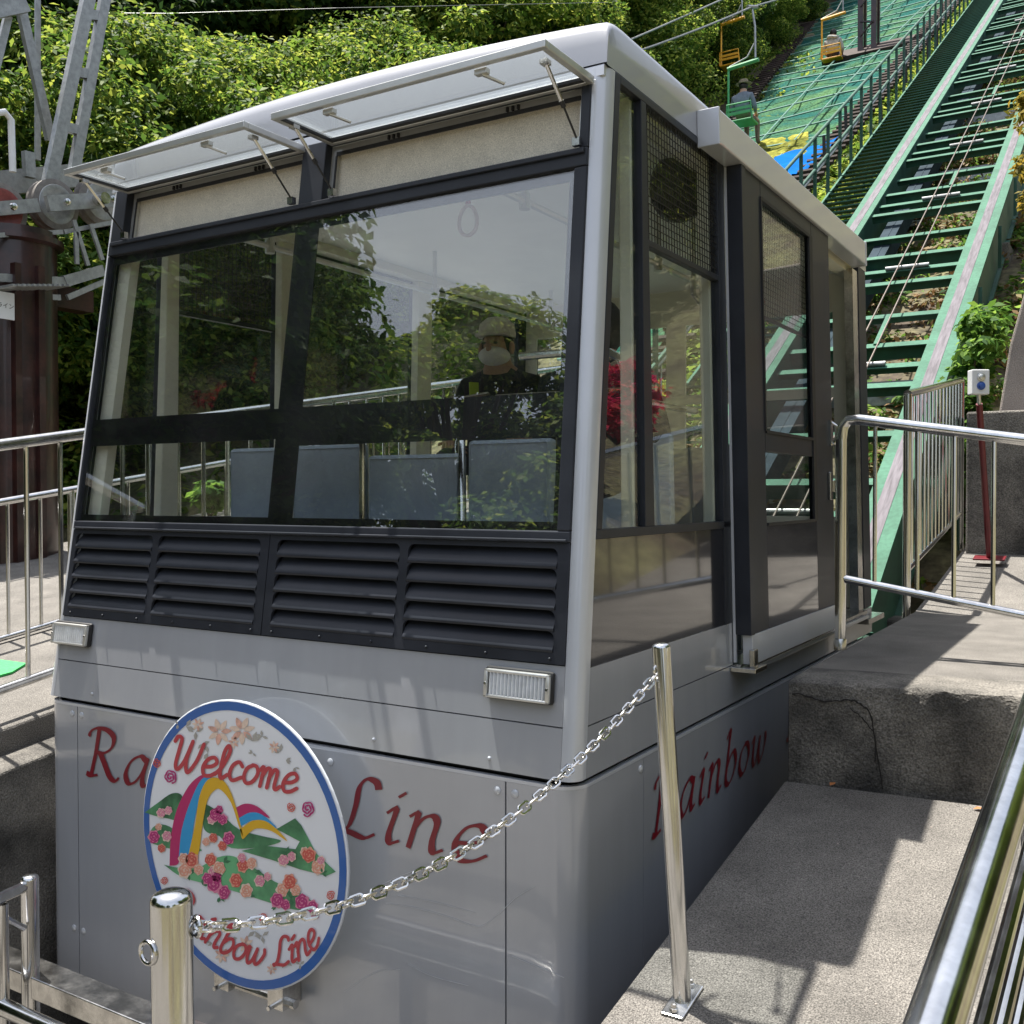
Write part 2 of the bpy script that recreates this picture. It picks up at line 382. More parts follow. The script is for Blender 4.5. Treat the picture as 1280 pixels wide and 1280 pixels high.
# cracks in the step face
cp = MB()
def crack(pts, w, mb):
    P = crom([ony(x, y, 1.19+.10*(ony(x, y, 1.2)[0]-.262)/.73-.004) for x, y in pts], 5)
    P = [p+np.array((0, 0, random.uniform(-.004, .004))) for p in P]
    for a, b in zip(P[:-1], P[1:]): mb.bar(a, b, .004, w*random.uniform(.6, 1.3), up=(0, .02, 1))
crack([(990, 867), (1010, 870), (1035, 877), (1060, 875), (1075, 880), (1088, 893), (1092, 915), (1096, 940), (1100, 965), (1103, 985)], .006, cp)
crack([(1062, 885), (1075, 895), (1086, 908), (1094, 922), (1094, 950)], .004, cp)
cp.build('crack', 'crack', parent=plat)

# far walkway (left) with a stepped kerb, and its pit wall
slab('walkway', 'concrete', [(-7.6, -.615, zl(-.615)), (-2.80, -.615, zl(-.615)), (-2.80, 3.2, zl(3.2)), (-2.80, 14, zl(14)), (-7.6, 14, zl(14))], -3)
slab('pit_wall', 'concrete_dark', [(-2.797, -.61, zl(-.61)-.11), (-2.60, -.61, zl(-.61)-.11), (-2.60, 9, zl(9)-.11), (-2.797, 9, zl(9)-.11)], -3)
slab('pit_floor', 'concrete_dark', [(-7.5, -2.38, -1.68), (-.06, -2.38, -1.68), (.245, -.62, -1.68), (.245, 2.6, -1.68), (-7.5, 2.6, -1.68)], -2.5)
m = MB(); P = [onz(0, 828, -.02), onz(30, 831, -.02), onz(20, 842, -.02), onz(0, 847, -.02)]
Y0 = [onp(*q, (-3.5, 0, zl(0)), (0, -RM, 1)) for q in ((-40, 822), (33, 832), (15, 843), (-40, 858))]
m.prism([p+np.array((0, 0, .002)) for p in Y0], (0, 0, .012))
tag(m.build('floor_mat', 'mat_green'), 'green mat lying on the concrete walkway behind the steel railing', 'mat')

# ---------------------------------------------------------------- the cabin
CUTS = (.12, .58)
def cw(p):
    x, y, z = p; h = max(0.0, z+.15)
    g = 1.0 if y <= .12 else max(0.0, (.58-y)/.46)
    return (-1.25+(x+1.25)*(1-.024*h/1.25), y+.138*h*g, z)
cab = thing('funicular_cabin', 'grey cable car cabin with wide windscreen, black louvres and an open sliding door', 'cable car', (-1.25, 1.8, -1.35))
def cb(name, mat, boxes, parent=cab, bevel=0, smooth=False, label=None):
    m = MB()
    for b in boxes: m.box(*b, cuts=CUTS)
    return m.build(name, mat, parent, warp=cw, bevel=bevel, smooth=smooth, label=label)
def mir(b): return (-2.5-b[1], -2.5-b[0], *b[2:])
RC = .085
cr_ = [(-RC, 0)]+arc((-RC, RC), RC, -90, 0, 8)[1:]
def cwall(name, mat, path, z0, z1, th=.03, parent=cab, inside=(-1.25, 1.5), zs=None):
    m = MB(); m.wall(path, z0, z1, th, inside, zs=zs); return m.build(name, mat, parent, warp=cw, smooth=True)
# lower body: backing + separate panels with open seams
bk = MB(); bk.prism([(-2.455, .045, -1.33), (-2.455, 1.75, -1.33), (-2.455, 3.62, -.40), (-2.455, 3.62, -.13), (-2.455, .045, -.13)], (2.41, 0, 0))
bk.build('underbody', 'black', cab)
ZB, ZG = -1.38, -.168
front_panel = cwall('front_panel', 'paint', [(-2.2865, 0), (-1.8, 0), (-1.25, -.003), (-.7, 0), (-.2410, 0)], ZB, ZG)
crn = cwall('corner_panel', 'paint', [(-.2355, 0), (-.16, 0)]+cr_+[(0, .3), (0, .468)], ZB, ZG)
cln = cwall('corner_panel', 'paint', [(-2.292, 0), (-2.34, 0)]+[(-2.5-x, y) for x, y in cr_]+[(-2.5, .3), (-2.5, .468)], ZB, ZG)
for X, sx in ((0, -1), (-2.5, 1)):
    m = MB(); m.prism([(X, .473, ZB), (X, 1.75, ZB), (X, 3.72, -.42), (X, 3.72, ZG), (X, .473, ZG)], (sx*.03, 0, 0)); m.build('side_panel', 'paint', cab)
# bright lip on top of the lower panels and the black shadow gap above it
lip = MB(); lip.wall([(-2.5, 2.5), (-2.5, .3)]+[(-2.5-x, y) for x, y in cr_[::-1]]+[(-1.25, 0)]+cr_+[(0, .3), (0, 3.72)], -.1685, -.158, .02, (-1.25, 1.5)); lip.build('panel_lip', 'paint_light', cab, smooth=True)
gap = MB(); gap.wall([(-2.47, 2.5), (-2.47, .3), (-2.47, .10), (-2.40, .03), (-1.25, .03), (-.10, .03), (-.03, .10), (-.03, .3), (-.03, 3.7)], -.16, -.13, .03, (-1.25, 1.5)); gap.build('seam_gap', 'black', cab)
def rivet(p, n, parent, r=.013):
    m = MB(); m.lathe(p, n, [(r, 0), (r*.95, .003), (r*.5, .006), (r*.1, .007)], 12); return m.build('rivet', 'paint_light', parent, smooth=True)
for z in (-.200, -1.08):
    rivet((-.268, 0, z), (0, -1, 0), front_panel); rivet((-2.262, 0, z), (0, -1, 0), front_panel); rivet((-.205, 0, z), (0, -1, 0), crn); rivet((-2.322, 0, z), (0, -1, 0), cln)
    rivet((0, .445, z), (1, 0, 0), crn)
for x in (-.93, -1.60): rivet((x, -.002, -.205), (0, -1, 0), front_panel)
# front band above the groove, in two strips, and the corner pillars
fb = [(-2.4475, 0), (-1.85, 0), (-1.25, 0), (-.65, 0), (-.0525, 0)]
b1 = cwall('front_panel', 'paint', fb, -.141, .0075); b2 = cwall('front_panel', 'paint', fb, .0115, .186)
pr = [(-.0515, 0)]+arc((-.045, .045), .045, -90, 0, 8)+[(0, .06)]
zsl = list(np.linspace(-.141, 2.03, 10))
cwall('corner_pillar', 'paint_light', pr, 0, 0, .025, zs=zsl)
cwall('corner_pillar', 'paint_light', [(-2.5-x, y) for x, y in pr], 0, 0, .025, zs=zsl)
for x in (-.3, -.75, -1.6, -2.2):
    h = .03+.15; rivet((x, .138*h*.25, -.108+.0), (0, -1, .138), b1, .006)
# louvre panels: plate with open slots and sloping slats
PITCH = .0615; ZT0 = .530
def louvre_panel(x0, x1, cols):
    m = MB(); th = .012; ys = (-.006, -.006+th)
    zs = [ZT0-PITCH*i for i in range(6)]
    m.box(x0, x1, *ys, ZT0, .547); m.box(x0, x1, *ys, .190, zs[5]+.0)
    xs = [x0]+[c for ab in cols for c in ab]+[x1]
    for i in range(0, len(xs), 2): m.box(xs[i], xs[i+1], *ys, zs[5], ZT0)
    for a, b in cols:
        for i in range(5):
            for sx, xc in ((1, a), (-1, b)):   # rounded upper corners of each slot
                r = .022; pts = [(xc, ys[0], zs[i])]+[(xc+sx*(r-r*cos(radians(t))), ys[0], zs[i]-r+r*sin(radians(t))) for t in range(0, 91, 15)]
                m.prism(pts, (0, th, 0))
    pl = m.build('louvre_panel', 'charcoal', cab, warp=cw)
    for a, b in cols:
        for i in range(5):
            q = MB(); zt_, zb_ = zs[i], zs[i+1]+.006
            prof = [(.034, zt_+.004), (.005, zt_-.026), (-.004, zb_+.014), (-.010, zb_+.004), (-.010, zb_), (-.007, zb_-.005), (.0055, zb_-.005), (.0055, zb_+.004), (.011, zt_-.026), (.040, zt_+.004)]
            q.prism([(a+.002, y, z) for y, z in prof], (b-a-.004, 0, 0)); q.build('louvre', 'charcoal', pl, warp=cw, smooth=True)
    for x in np.linspace(x0+.05, x1-.05, 6): rivet(cw((x, -.006, .205)), (0, -1, .138), pl, .005).data.materials[0] = MATS['charcoal']
    return pl
louvre_panel(-2.4475, -1.298, [(-2.42, -1.935), (-1.90, -1.34)])
louvre_panel(-1.294, -.0525, [(-1.255, -.695), (-.66, -.092)])
cb('louvre_backing', 'black', [(-2.44, -.06, .045, .06, .19, .545)])
# headlamps
def headlamp(x0, x1):
    z0, z1 = .078, .163; m = MB(); m.box(x0-.006, x1+.006, -.020, .0, z0-.006, z1+.006); hl = m.build('headlamp', 'rubber', cab, warp=cw, bevel=.012, smooth=True)
    m = MB()
    for bx in ((x0, x1, -.034, -.018, z1-.010, z1), (x0, x1, -.034, -.018, z0, z0+.010), (x0, x0+.014, -.034, -.018, z0, z1), (x1-.014, x1, -.034, -.018, z0, z1)): m.box(*bx)
    m.build('bezel', 'alu', hl, warp=cw, smooth=True, bevel=.004)
    m = MB(); n = 15; xa, xb = x0+.016, x1-.016
    for i in range(n):
        a = xa+(xb-xa)*i/n; b = xa+(xb-xa)*(i+1)/n
        m.prism([(a, -.020, z0+.008), (a, -.021, z0+.008), (a*.6+b*.4, -.033, z0+.008), (a*.4+b*.6, -.033, z0+.008), (b, -.021, z0+.008), (b, -.020, z0+.008)], (0, 0, z1-z0-.016))
    m.build('lens', 'lens', hl, warp=cw)
    for x in (x0+.007, x1-.007):
        m = MB(); m.lathe((x, -.034, (z0+z1)/2), (0, -1, 0), [(.005, 0), (.004, .003)], 8); m.build('screw', 'steel', hl, warp=cw)
headlamp(-.316, -.086); headlamp(-2.470, -2.245)
# windscreen: frame, one big glass, printed black band behind the glass
cb('windscreen_frame', 'charcoal', [(-2.448, -.052, -.010, .03, .5485, .582), (-2.448, -.052, -.012, .03, 1.712, 1.772), (-.098, -.0525, -.010, .03, .5825, 1.711), (-2.4475, -2.435, -.010, .03, .5825, 1.711)], bevel=.004)
cb('frame_lip', 'charcoal', [(-2.43, -.06, -.022, -.0125, 1.752, 1.770)], bevel=.003); cb('frame_lip', 'charcoal', [(-2.43, -.06, -.02, -.0105, .5495, .558)], bevel=.003)
ws = cb('windscreen', 'glass', [(-2.437, -.096, .002, .007, .580, 1.714)])
cb('printed_border', 'print_black', [(-2.44, -.10, .012, .016, .580, .608), (-2.44, -.10, .012, .016, 1.675, 1.715), (-1.335, -1.215, .012, .016, .608, 1.675), (-.124, -.095, .012, .016, .608, 1.675), (-2.44, -2.42, .012, .016, .608, 1.675),
    (-2.42, -1.335, .012, .016, .895, 1.008), (-1.215, -.124, .012, .016, .868, 1.008)], parent=ws)
# vent row above
cb('vent_frame', 'charcoal', [(-1.315, -1.195, -.008, .03, 1.7725, 2.0), (-.085, -.0525, -.008, .03, 1.7725, 2.0), (-2.4475, -2.37, -.008, .03, 1.7725, 2.0), (-2.37, -.085, -.006, .03, 1.985, 2.0)], bevel=.003)
for x0, x1 in ((-2.369, -1.316), (-1.194, -.086)):
    sc_ = cb('insect_screen', 'screen', [(x0, x1, .045, .05, 1.773, 1.984)])
    cb('screen_frame', 'alu', [(x0, x1, .028, .044, 1.955, 1.983), (x0, x0+.025, .028, .044, 1.773, 1.955), (x1-.02, x1, .028, .044, 1.773, 1.955), (x0+.025, x1-.02, .028, .044, 1.773, 1.782)], parent=sc_)
    cb('gasket', 'rubber', [(x0+.025, x1-.02, .024, .0278, 1.945, 1.960), (x0+.022, x0+.030, .024, .0278, 1.78, 1.945)], parent=sc_)
    for u in (.25, .72):
        for k in range(3): cb('clip', 'rubber', [(x0+(x1-x0)*u+k*.022, x0+(x1-x0)*u+k*.022+.008, .020, .0278, 1.962, 1.978)], parent=sc_)
# top-hung vent windows swung out level
def awning(x0, x1):
    zh, yh, yo = 1.986, .288, -.022
    h = MB(); t = .022
    for bx in ((x0, x1, yo, yo+t, zh-.012, zh+.012), (x0, x0+t, yo+t, yh, zh-.012, zh+.012), (x1-t, x1, yo+t, yh, zh-.012, zh+.012), (x0+t, x1-t, yh-.02, yh, zh-.012, zh+.012)): h.box(*bx)
    a = h.build('vent_window', 'alu', cab, bevel=.003)
    g = MB(); g.box(x0+.01, x1-.01, yo+.01, yh-.01, zh+.0125, zh+.0175); g.build('pane', 'film_glass', a)
    g = MB(); g.box(x0+t, x1-t, yh-.042, yh-.021, zh-.010, zh-.001); g.box(x0+t, x0+t+.01, yo+t, yh-.042, zh-.010, zh-.001); g.build('gasket', 'rubber', a)
    for u in (.22, .78):
        x = x0+(x1-x0)*u; g = MB(); g.box(x-.022, x+.022, yo+t, yo+t+.022, zh-.030, zh-.012); g.bar((x, yo+t+.01, zh-.028), (x+.05, yo+t+.06, zh-.050), .014, .008); g.build('latch', 'alu', a, bevel=.002)
    return a
aw1 = awning(-1.172, -.088); aw2 = awning(-2.318, -1.300)
def strut(x, a):
    p0 = np.array((x, .06, 1.972)); p1 = np.array((x+.01, .245, 1.790)); pm_ = p0*.5+p1*.5
    m = MB(); m.tube([p0, pm_], .0065, 8); s_ = m.build('gas_strut', 'steel', a, smooth=True)
    m = MB(); m.tube([pm_, p1], .0035, 8); m.tube([pm_-(p1-p0)*.02, pm_+(p1-p0)*.06], .008, 8); m.build('rod', 'rubber', s_, smooth=True)
    m = MB(); m.box(x-.012, x+.012, .045, .075, 1.962, 1.976); m.build('bracket', 'steel_worn', s_); m = MB(); m.box(x-.006, x+.02, .235, .255, 1.775, 1.80); m.build('bracket', 'steel_worn', s_)
strut(-.135, aw1); strut(-1.14, aw1); strut(-1.34, aw2); strut(-2.30, aw2)
# roof
def roof():
    nx = 40; m = MB(); prof = []
    for x in [-2.5, -2.497, -2.49, -2.478]+[-2.5+2.5*i/nx for i in range(1, nx)]+[-.022, -.01, -.003, 0]:
        e = min(-x, 2.5+x); z = 2.198+.060*(1-((x+1.25)/1.25)**2)
        if e < .035: z -= .03*(1-sqrt(max(0, 1-((.035-e)/.035)**2)))
        prof.append((x, z))
    prof = [(0-2.5, 2.032), (-2.5, 2.10)]+prof+[(0, 2.10), (0, 2.032)]
    st = [(.0, .05), (.0, .45), (.003, .70), (.012, .84), (.03, .93), (.06, .98), (.11, 1.0), (.35, 1), (.58, 1), (1.3, 1), (2.6, 1), (3.76, 1), (3.81, .9), (3.82, .3)]
    V = []; k = len(prof)
    for y, a in st:
        for x, z in prof: V.append((x, y, 2.032+(z-2.032)*a))
    Fc = [(j*k+i, j*k+i+1, (j+1)*k+i+1, (j+1)*k+i) for j in range(len(st)-1) for i in range(k-1)]
    m.add(V, Fc)
    o = m.build('roof', 'paint_roof', cab, warp=cw, smooth=True)
    return o
rf = roof()
cb('front_fascia', 'paint_light', [(-2.49, -.01, .0005, .02, 2.0005, 2.035)])
cb('ceiling_panel', 'ceiling', [(-2.47, -.03, .05, 3.76, 2.030, 2.034)])
# side frames (right side, and mirrored on the far side)
def side(mirror):
    f = mir if mirror else (lambda b: b)
    S = lambda name, mat, bs, **k: cb(name, mat, [f(b) for b in bs], **k)
    S('side_band', 'paint', [(-.03, 0, .0605, 3.8, -.141, .0075)]); S('side_band', 'paint', [(-.03, 0, .0605, 1.335, .0115, .178)])
    S('lower_side_panel', 'charcoal_gloss', [(-.026, -.004, .0605, 1.262, .1785, .556)])
    S('window_frame', 'charcoal', [(-.034, .002, .0605, 1.335, .5565, .585), (-.034, .002, .0605, .098, .5855, 2.029), (-.034, .002, .098, 1.335, 2.003, 2.029), (-.034, .002, .498, .592, .5855, 2.0025), (-.034, .002, 1.262, 1.335, .178, 2.0025), (-.032, 0, .592, 1.262, 1.527, 1.549)], bevel=.002)
    S('side_window', 'glass_side', [(-.018, -.013, .0975, .4985, .585, 2.003)]); w2 = S('side_window', 'glass_side', [(-.018, -.013, .5915, 1.2625, .585, 1.5275)])
    S('vent_pane', 'glass_side', [(-.018, -.013, .5915, 1.2625, 1.549, 2.003)], parent=w2)
    wm = []
    for k in range(1, 27): y = .592+.67*k/27; wm.append((-.0105, -.008, y-.0014, y+.0014, 1.549, 2.003))
    for k in range(1, 18): z = 1.549+.454*k/18; wm.append((-.0078, -.0055, .592, 1.262, z-.0014, z+.0014))
    S('wire_screen', 'wire', wm, parent=w2)
    S('inner_pillar', 'cream', [(-.085, -.036, .485, .605, .20, 2.02)], bevel=.006); S('inner_pillar', 'cream', [(-.14, -.06, .048, .09, .60, 2.02)])
    S('inner_pillar', 'cream', [(-.085, -.036, 1.255, 1.37, 0, 2.02)], bevel=.006)
    S('inner_lining', 'seat', [(-.05, -.036, .1, 1.26, .0, .575)])
    S('cantrail', 'cream', [(-.12, -.036, .62, 3.7, 1.985, 2.029)])
side(False); side(True)
# right side: sliding door standing open, doorway, rear post, gutter
S_ = cb
S_('door_sill', 'steel_worn', [(-.06, .03, 1.34, 3.55, -.005, .012)])
S_('side_band', 'paint', [(-.03, 0, 1.3355, 3.8, .0115, .0)] if False else [(-.028, -.001, 3.476, 3.8, .0115, .178)])
DX0, DX1 = .036, .072
door = S_('sliding_door', 'charcoal', [(DX0, DX1, 1.385, 1.585, .131, 2.01), (DX0, DX1, 2.350, 2.675, .131, 2.01), (DX0, DX1, 1.585, 2.35, 1.925, 2.01), (DX0, DX1, 1.585, 2.35, .868, .955)], bevel=.004)
S_('door_panel', 'charcoal_gloss', [(DX0+.002, DX1-.001, 1.585, 2.35, .131, .562)], parent=door)
S_('door_skirt', 'paint_light', [(DX0-.002, DX1+.003, 1.36, 2.678, .012, .1305)], parent=door, bevel=.002)
S_('door_window', 'glass_side', [(.050, .055, 1.58, 2.355, .95, 1.93)], parent=door); S_('door_window', 'glass_side', [(.050, .055, 1.58, 2.355, .56, .87)], parent=door)
S_('window_gasket', 'rubber', [(DX1-.004, DX1+.006, 1.578, 1.592, .955, 1.925), (DX1-.004, DX1+.006, 2.30, 2.352, .562, 1.925), (DX1-.004, DX1+.006, 1.592, 2.30, 1.912, 1.927), (DX1-.004, DX1+.006, 1.592, 2.30, .559, .572), (DX1-.004, DX1+.006, 1.592, 2.30, .945, .958)], parent=door)
wm = []
for k in range(1, 30): y = 1.592+.75*k/30; wm.append((.040, .0425, y-.0013, y+.0013, 1.45, 1.925))
for k in range(0, 19): z = 1.45+.475*k/19; wm.append((.0427, .045, 1.592, 2.345, z-.0013, z+.0013))
S_('wire_screen', 'wire', wm, parent=door)
S_('screen_rail', 'charcoal', [(.038, .048, 1.585, 2.35, 1.435, 1.450)], parent=door)
m = MB(); m.box(DX1, DX1+.012, 2.60, 2.65, .93, 1.06); m.tube([(DX1+.012, 2.625, 1.05), (DX1+.04, 2.63, 1.03), (DX1+.04, 2.64, .97), (DX1+.015, 2.65, .945), (DX1+.05, 2.70, .94)], .006, 6); m.build('door_handle', 'steel', door, warp=cw, smooth=True)
S_('door_lock', 'steel', [(DX1, DX1+.014, 2.565, 2.60, .66, .80), (DX1, DX1+.02, 2.61, 2.66, .70, .76)], parent=door, bevel=.003)
S_('door_edge', 'charcoal', [(.014, DX1+.006, 1.337, 1.384, .131, 1.994)], bevel=.002); S_('edge_strip', 'paint_light', [(.003, .0135, 1.336, 1.35, .02, 1.994)])
S_('door_guide', 'steel_worn', [(.002, .105, 1.30, 1.44, -.012, .006), (.07, .09, 1.33, 1.38, .006, .075)], bevel=.002)
S_('door_track', 'paint', [(.002, .05, 1.44, 3.5, -.028, -.008)], bevel=.002)
S_('door_gutter', 'paint_light', [(.0, .088, 1.075, 3.44, 1.995, 2.125)], bevel=.006)
S_('gutter_cap', 'paint_light', [(.0, .091, 1.060, 1.0745, 1.99, 2.13)], bevel=.003); S_('gutter_cap', 'paint_light', [(.0, .091, 3.4405, 3.455, 1.99, 2.13)], bevel=.003)
S_('door_post', 'steel_worn', [(-.05, .0, 3.475, 3.60, .0125, 1.994)]); S_('door_post', 'charcoal', [(-.05, .004, 3.602, 3.70, .0125, 2.03)]); S_('rear_post', 'charcoal', [(-.05, .001, 3.702, 3.80, .0125, 2.03)], bevel=.006)
S_('rear_step', 'steel_worn', [(-.05, .06, 3.45, 3.86, -.06, -.03)])
# far side wall behind the front windows
F2 = [mir(b) for b in [(-.034, 0, 1.3355, 3.8, .0115, .56), (-.034, 0, 1.3355, 3.8, 1.95, 2.029), (-.034, 0, 2.42, 2.54, .56, 1.95), (-.034, 0, 3.66, 3.8, .56, 1.95)]]
S_('window_frame', 'charcoal', F2); S_('side_window', 'glass_side', [mir((-.018, -.013, 1.3355, 2.42, .56, 1.95))]); S_('side_window', 'glass_side', [mir((-.018, -.013, 2.54, 3.66, .56, 1.95))])
S_('inner_pillar', 'cream', [mir((-.085, -.036, 2.41, 2.55, 0, 2.02))]); S_('inner_lining', 'seat', [mir((-.05, -.036, 1.3355, 3.7, 0, .57))])
# rear wall
S_('rear_wall', 'charcoal', [(-2.5, -.051, 3.76, 3.80, -.13, .55), (-2.5, -.051, 3.76, 3.80, 1.86, 2.03), (-2.5, -2.38, 3.76, 3.8, .55, 1.86), (-.17, -.051, 3.76, 3.8, .55, 1.86), (-1.30, -1.20, 3.76, 3.8, .55, 1.86)])
S_('rear_lining', 'cream', [(-2.45, -.06, 3.74, 3.758, 0, .55), (-2.45, -.06, 3.74, 3.758, 1.80, 2.03), (-2.45, -2.36, 3.74, 3.758, .55, 1.80), (-.19, -.06, 3.74, 3.758, .55, 1.80), (-1.32, -1.18, 3.74, 3.758, .55, 1.80), (-.85, -.78, 3.74, 3.758, .55, 1.80), (-1.18, -.19, 3.74, 3.758, 1.28, 1.34), (-2.36, -1.32, 3.74, 3.758, 1.28, 1.34)])
for x0, x1 in ((-2.385, -1.30), (-1.20, -.165)): S_('rear_window', 'glass_side', [(x0, x1, 3.775, 3.78, .545, 1.865)])
S_('cabin_floor', 'floor_vinyl', [(-2.46, -.04, .06, 3.74, -.128, -.004)])
# seats: backs against the windscreen, blue-grey, with chrome hoops between
SY = .44
def seat(x0, x1, zt_):
    m = MB(); m.box(x0, x1, SY, SY+.05, .30, zt_); s_ = m.build('seat_back', 'seat', cab, bevel=.014)
    m = MB(); m.tube([(x0+.012, SY-.001, .31), (x0+.012, SY-.001, zt_-.014), (x1-.012, SY-.001, zt_-.014), (x1-.012, SY-.001, .31)], .0035, 6); m.build('piping', 'seat', s_, smooth=True)
    m = MB(); m.box(x0, x1, SY+.051, SY+.46, .40, .47); m.build('seat_cushion', 'seat', s_, bevel=.015)
    m = MB(); m.box(x0+.03, x1-.03, SY+.10, SY+.40, 0, .399); m.build('seat_base', 'floor_vinyl', s_)
ss = [(365, 452, 556), (459, 575, 568), (584, 688, 549), (287, 352, 560)]
for a, b, y in ss: seat(ony(a, 600, SY)[0], ony(b, 600, SY)[0], ony((a+b)/2, y, SY)[2])
m = MB(); x = ony(455, 600, SY)[0]; z = ony(455, 545, SY)[2]; m.tube([(x, SY-.01, .0), (x, SY-.01, z+.02)], .013); m.build('seat_post', 'steel', cab, smooth=True)
m = MB(); x = ony(579.5, 600, SY)[0]; m.tube([(x, SY-.01, .0), (x, SY-.01, z+.05), (x-.02, SY+.03, z+.12), (x-.03, SY+.2, z+.15)], .013); m.build('seat_post', 'steel', cab, smooth=True)
x = ony(520, 545, SY)[0]; m = MB(); m.tube([(x-.02, SY+.3, .5), (x-.02, SY+.3, z-.02), (x+.02, SY+.33, z+.12), (x+.10, SY+.4, z+.16), (-.12, SY+.4, z+.16)], .013); m.build('grab_rail', 'steel', cab, smooth=True)
# side bench and partition by the near wall
cb('partition', 'seat', [(-.62, -.12, 1.02, 1.06, .0, .92)], bevel=.006); cb('partition', 'seat', [(-.60, -.12, 1.75, 1.79, .0, .90)], bevel=.006)
m = MB(); m.tube([(-.13, .62, .2), (-.13, .62, 1.00), (-.135, .64, 1.08), (-.15, .60, 1.16), (-.17, .52, 1.18), (-.5, .52, 1.18)], .015); m.build('grab_rail', 'steel', cab, smooth=True)
m = MB(); m.tube([(-.13, .7, 1.02), (-.13, 1.25, 1.02)], .014); m.build('grab_rail', 'steel', cab, smooth=True)
for y0 in (2.75, 3.2): cb('bench_seat', 'seat', [(-2.3, -1.0, y0, y0+.38, .40, .48)], bevel=.01) if y0 < 3 else cb('bench_back', 'seat', [(-2.3, -1.0, 3.14, 3.19, .48, .95)], bevel=.01)
cb('bench_base', 'floor_vinyl', [(-2.25, -1.05, 2.8, 3.1, 0, .399)])
# overhead rails with strap handle, ceiling fittings
for xr_, y0, y1 in ((-.62, .55, 3.5), (-1.95, .55, 3.5)):
    m = MB(); m.tube([(xr_, y0, 1.80), (xr_, y1, 1.80)], .014, 8); r_ = m.build('overhead_rail', 'alu', cab, smooth=True)
    for y in (.75, 2.0, 3.3):
        m = MB(); m.tube([(xr_, y, 1.80), (xr_, y, 2.03)], .012, 8); m.tube([(xr_, y, 1.83), (xr_, y, 1.77)], .022, 8); m.build('rail_hanger', 'alu', r_, smooth=True)
m = MB(); m.tube([(-.40, 1.9, 2.03), (-.40, 1.9, 1.62), (-.38, 1.93, 1.58), (-.12, 2.0, 1.58)], .013, 8); m.build('grab_rail', 'alu', cab, smooth=True)
p = ony(585, 262, .95)
st_ = MB(); st_.box(p[0]-.012, p[0]+.012, .948, .952, p[2]+.02, p[2]+.22); so = st_.build('hand_strap', 'strap_red', cab)
m = MB(); m.tube([(p[0]+.045*cos(t)*(1-.15*sin(t)), .95, p[2]-.045+.062*sin(t)) for t in np.linspace(0, 2*pi, 20)[:-1]], .008, 6, closed=True); m.build('strap_ring', 'strap_ring', so, smooth=True)
m = MB(); m.lathe((-1.15, 2.3, 2.028), (0, 0, -1), [(.085, 0), (.08, .015), (.03, .022)], 20); m.build('ceiling_speaker', 'alu', cab, smooth=True)
m = MB(); m.lathe((-.95, 3.737, 1.90), (0, -1, 0), [(.06, 0), (.055, .006), (.02, .007)], 20); m.build('vent_cap', 'alu', cab, smooth=True)
m = MB(); m.tube([(-.70+.045*cos(t), 3.736, 1.90+.045*sin(t)) for t in np.linspace(0, 2*pi, 24)[:-1]], .006, 4, closed=True); m.bar((-.73, 3.735, 1.93), (-.67, 3.735, 1.87), .008, .008); m.build('no_smoking_sticker', 'sticker_red', cab)
# fan under the roof by the side window
fc = onx(846, 236, -.24); fx = np.array((.75, -.45, -.15)); fx /= np.linalg.norm(fx)
m = MB(); m.lathe(fc, fx, [(.02, -.09), (.06, -.09), (.07, -.03), (.12, -.015), (.135, .0), (.135, .03), (.12, .05), (.04, .066), (.01, .068)], 24); fo = m.build('fan', 'fan_black', cab, smooth=True)
m = MB(); m.tube([fc-fx*.05, fc-fx*.07+np.array((0, 0, .12)), fc+np.array((-.02, 0, .25))], .014, 8); m.build('fan_bracket', 'fan_black', fo, smooth=True)
m = MB(); m.obox(fc+np.array((.02, .17, .04)), (.01, 0, 0), (0, .045, -.012), (0, .006, .022)); m.build('fan_knob', 'fan_black', fo)
m = MB()
fa = np.cross(fx, (0, 0, 1)); fa /= np.linalg.norm(fa); fb_ = np.cross(fx, fa)
for k in range(20):
    t = 2*pi*k/20; q = fa*cos(t)+fb_*sin(t); m.tube([fc+fx*.062+q*.03, fc+fx*.05+q*.08, fc+fx*.03+q*.128], .0022, 4)
m.build('fan_guard', 'fan_black', fo)
# scuff marks on the front panels
for pts in ([(497, 1119), (545, 1128), (594, 1141)], [(482, 1129), (520, 1135), (560, 1146), (598, 1158), (620, 1145), (645, 1122), (668, 1108)], [(510, 1205), (540, 1220), (585, 1232)], [(470, 1110), (500, 1095), (545, 1080)], [(640, 1195), (680, 1212), (705, 1222)], [(430, 1240), (470, 1215), (500, 1212)]):
    m = MB(); P_ = crom([ony(a, b, -.0008) for a, b in pts], 6)
    for a, b in zip(P_[:-1], P_[1:]):
        m.bar(a, b+(b-a)*.05, .0006, random.uniform(.0010, .0026), up=(0, -.01, 1))
    m.build('scuff_mark', 'scuff', front_panel, kind='stuff')
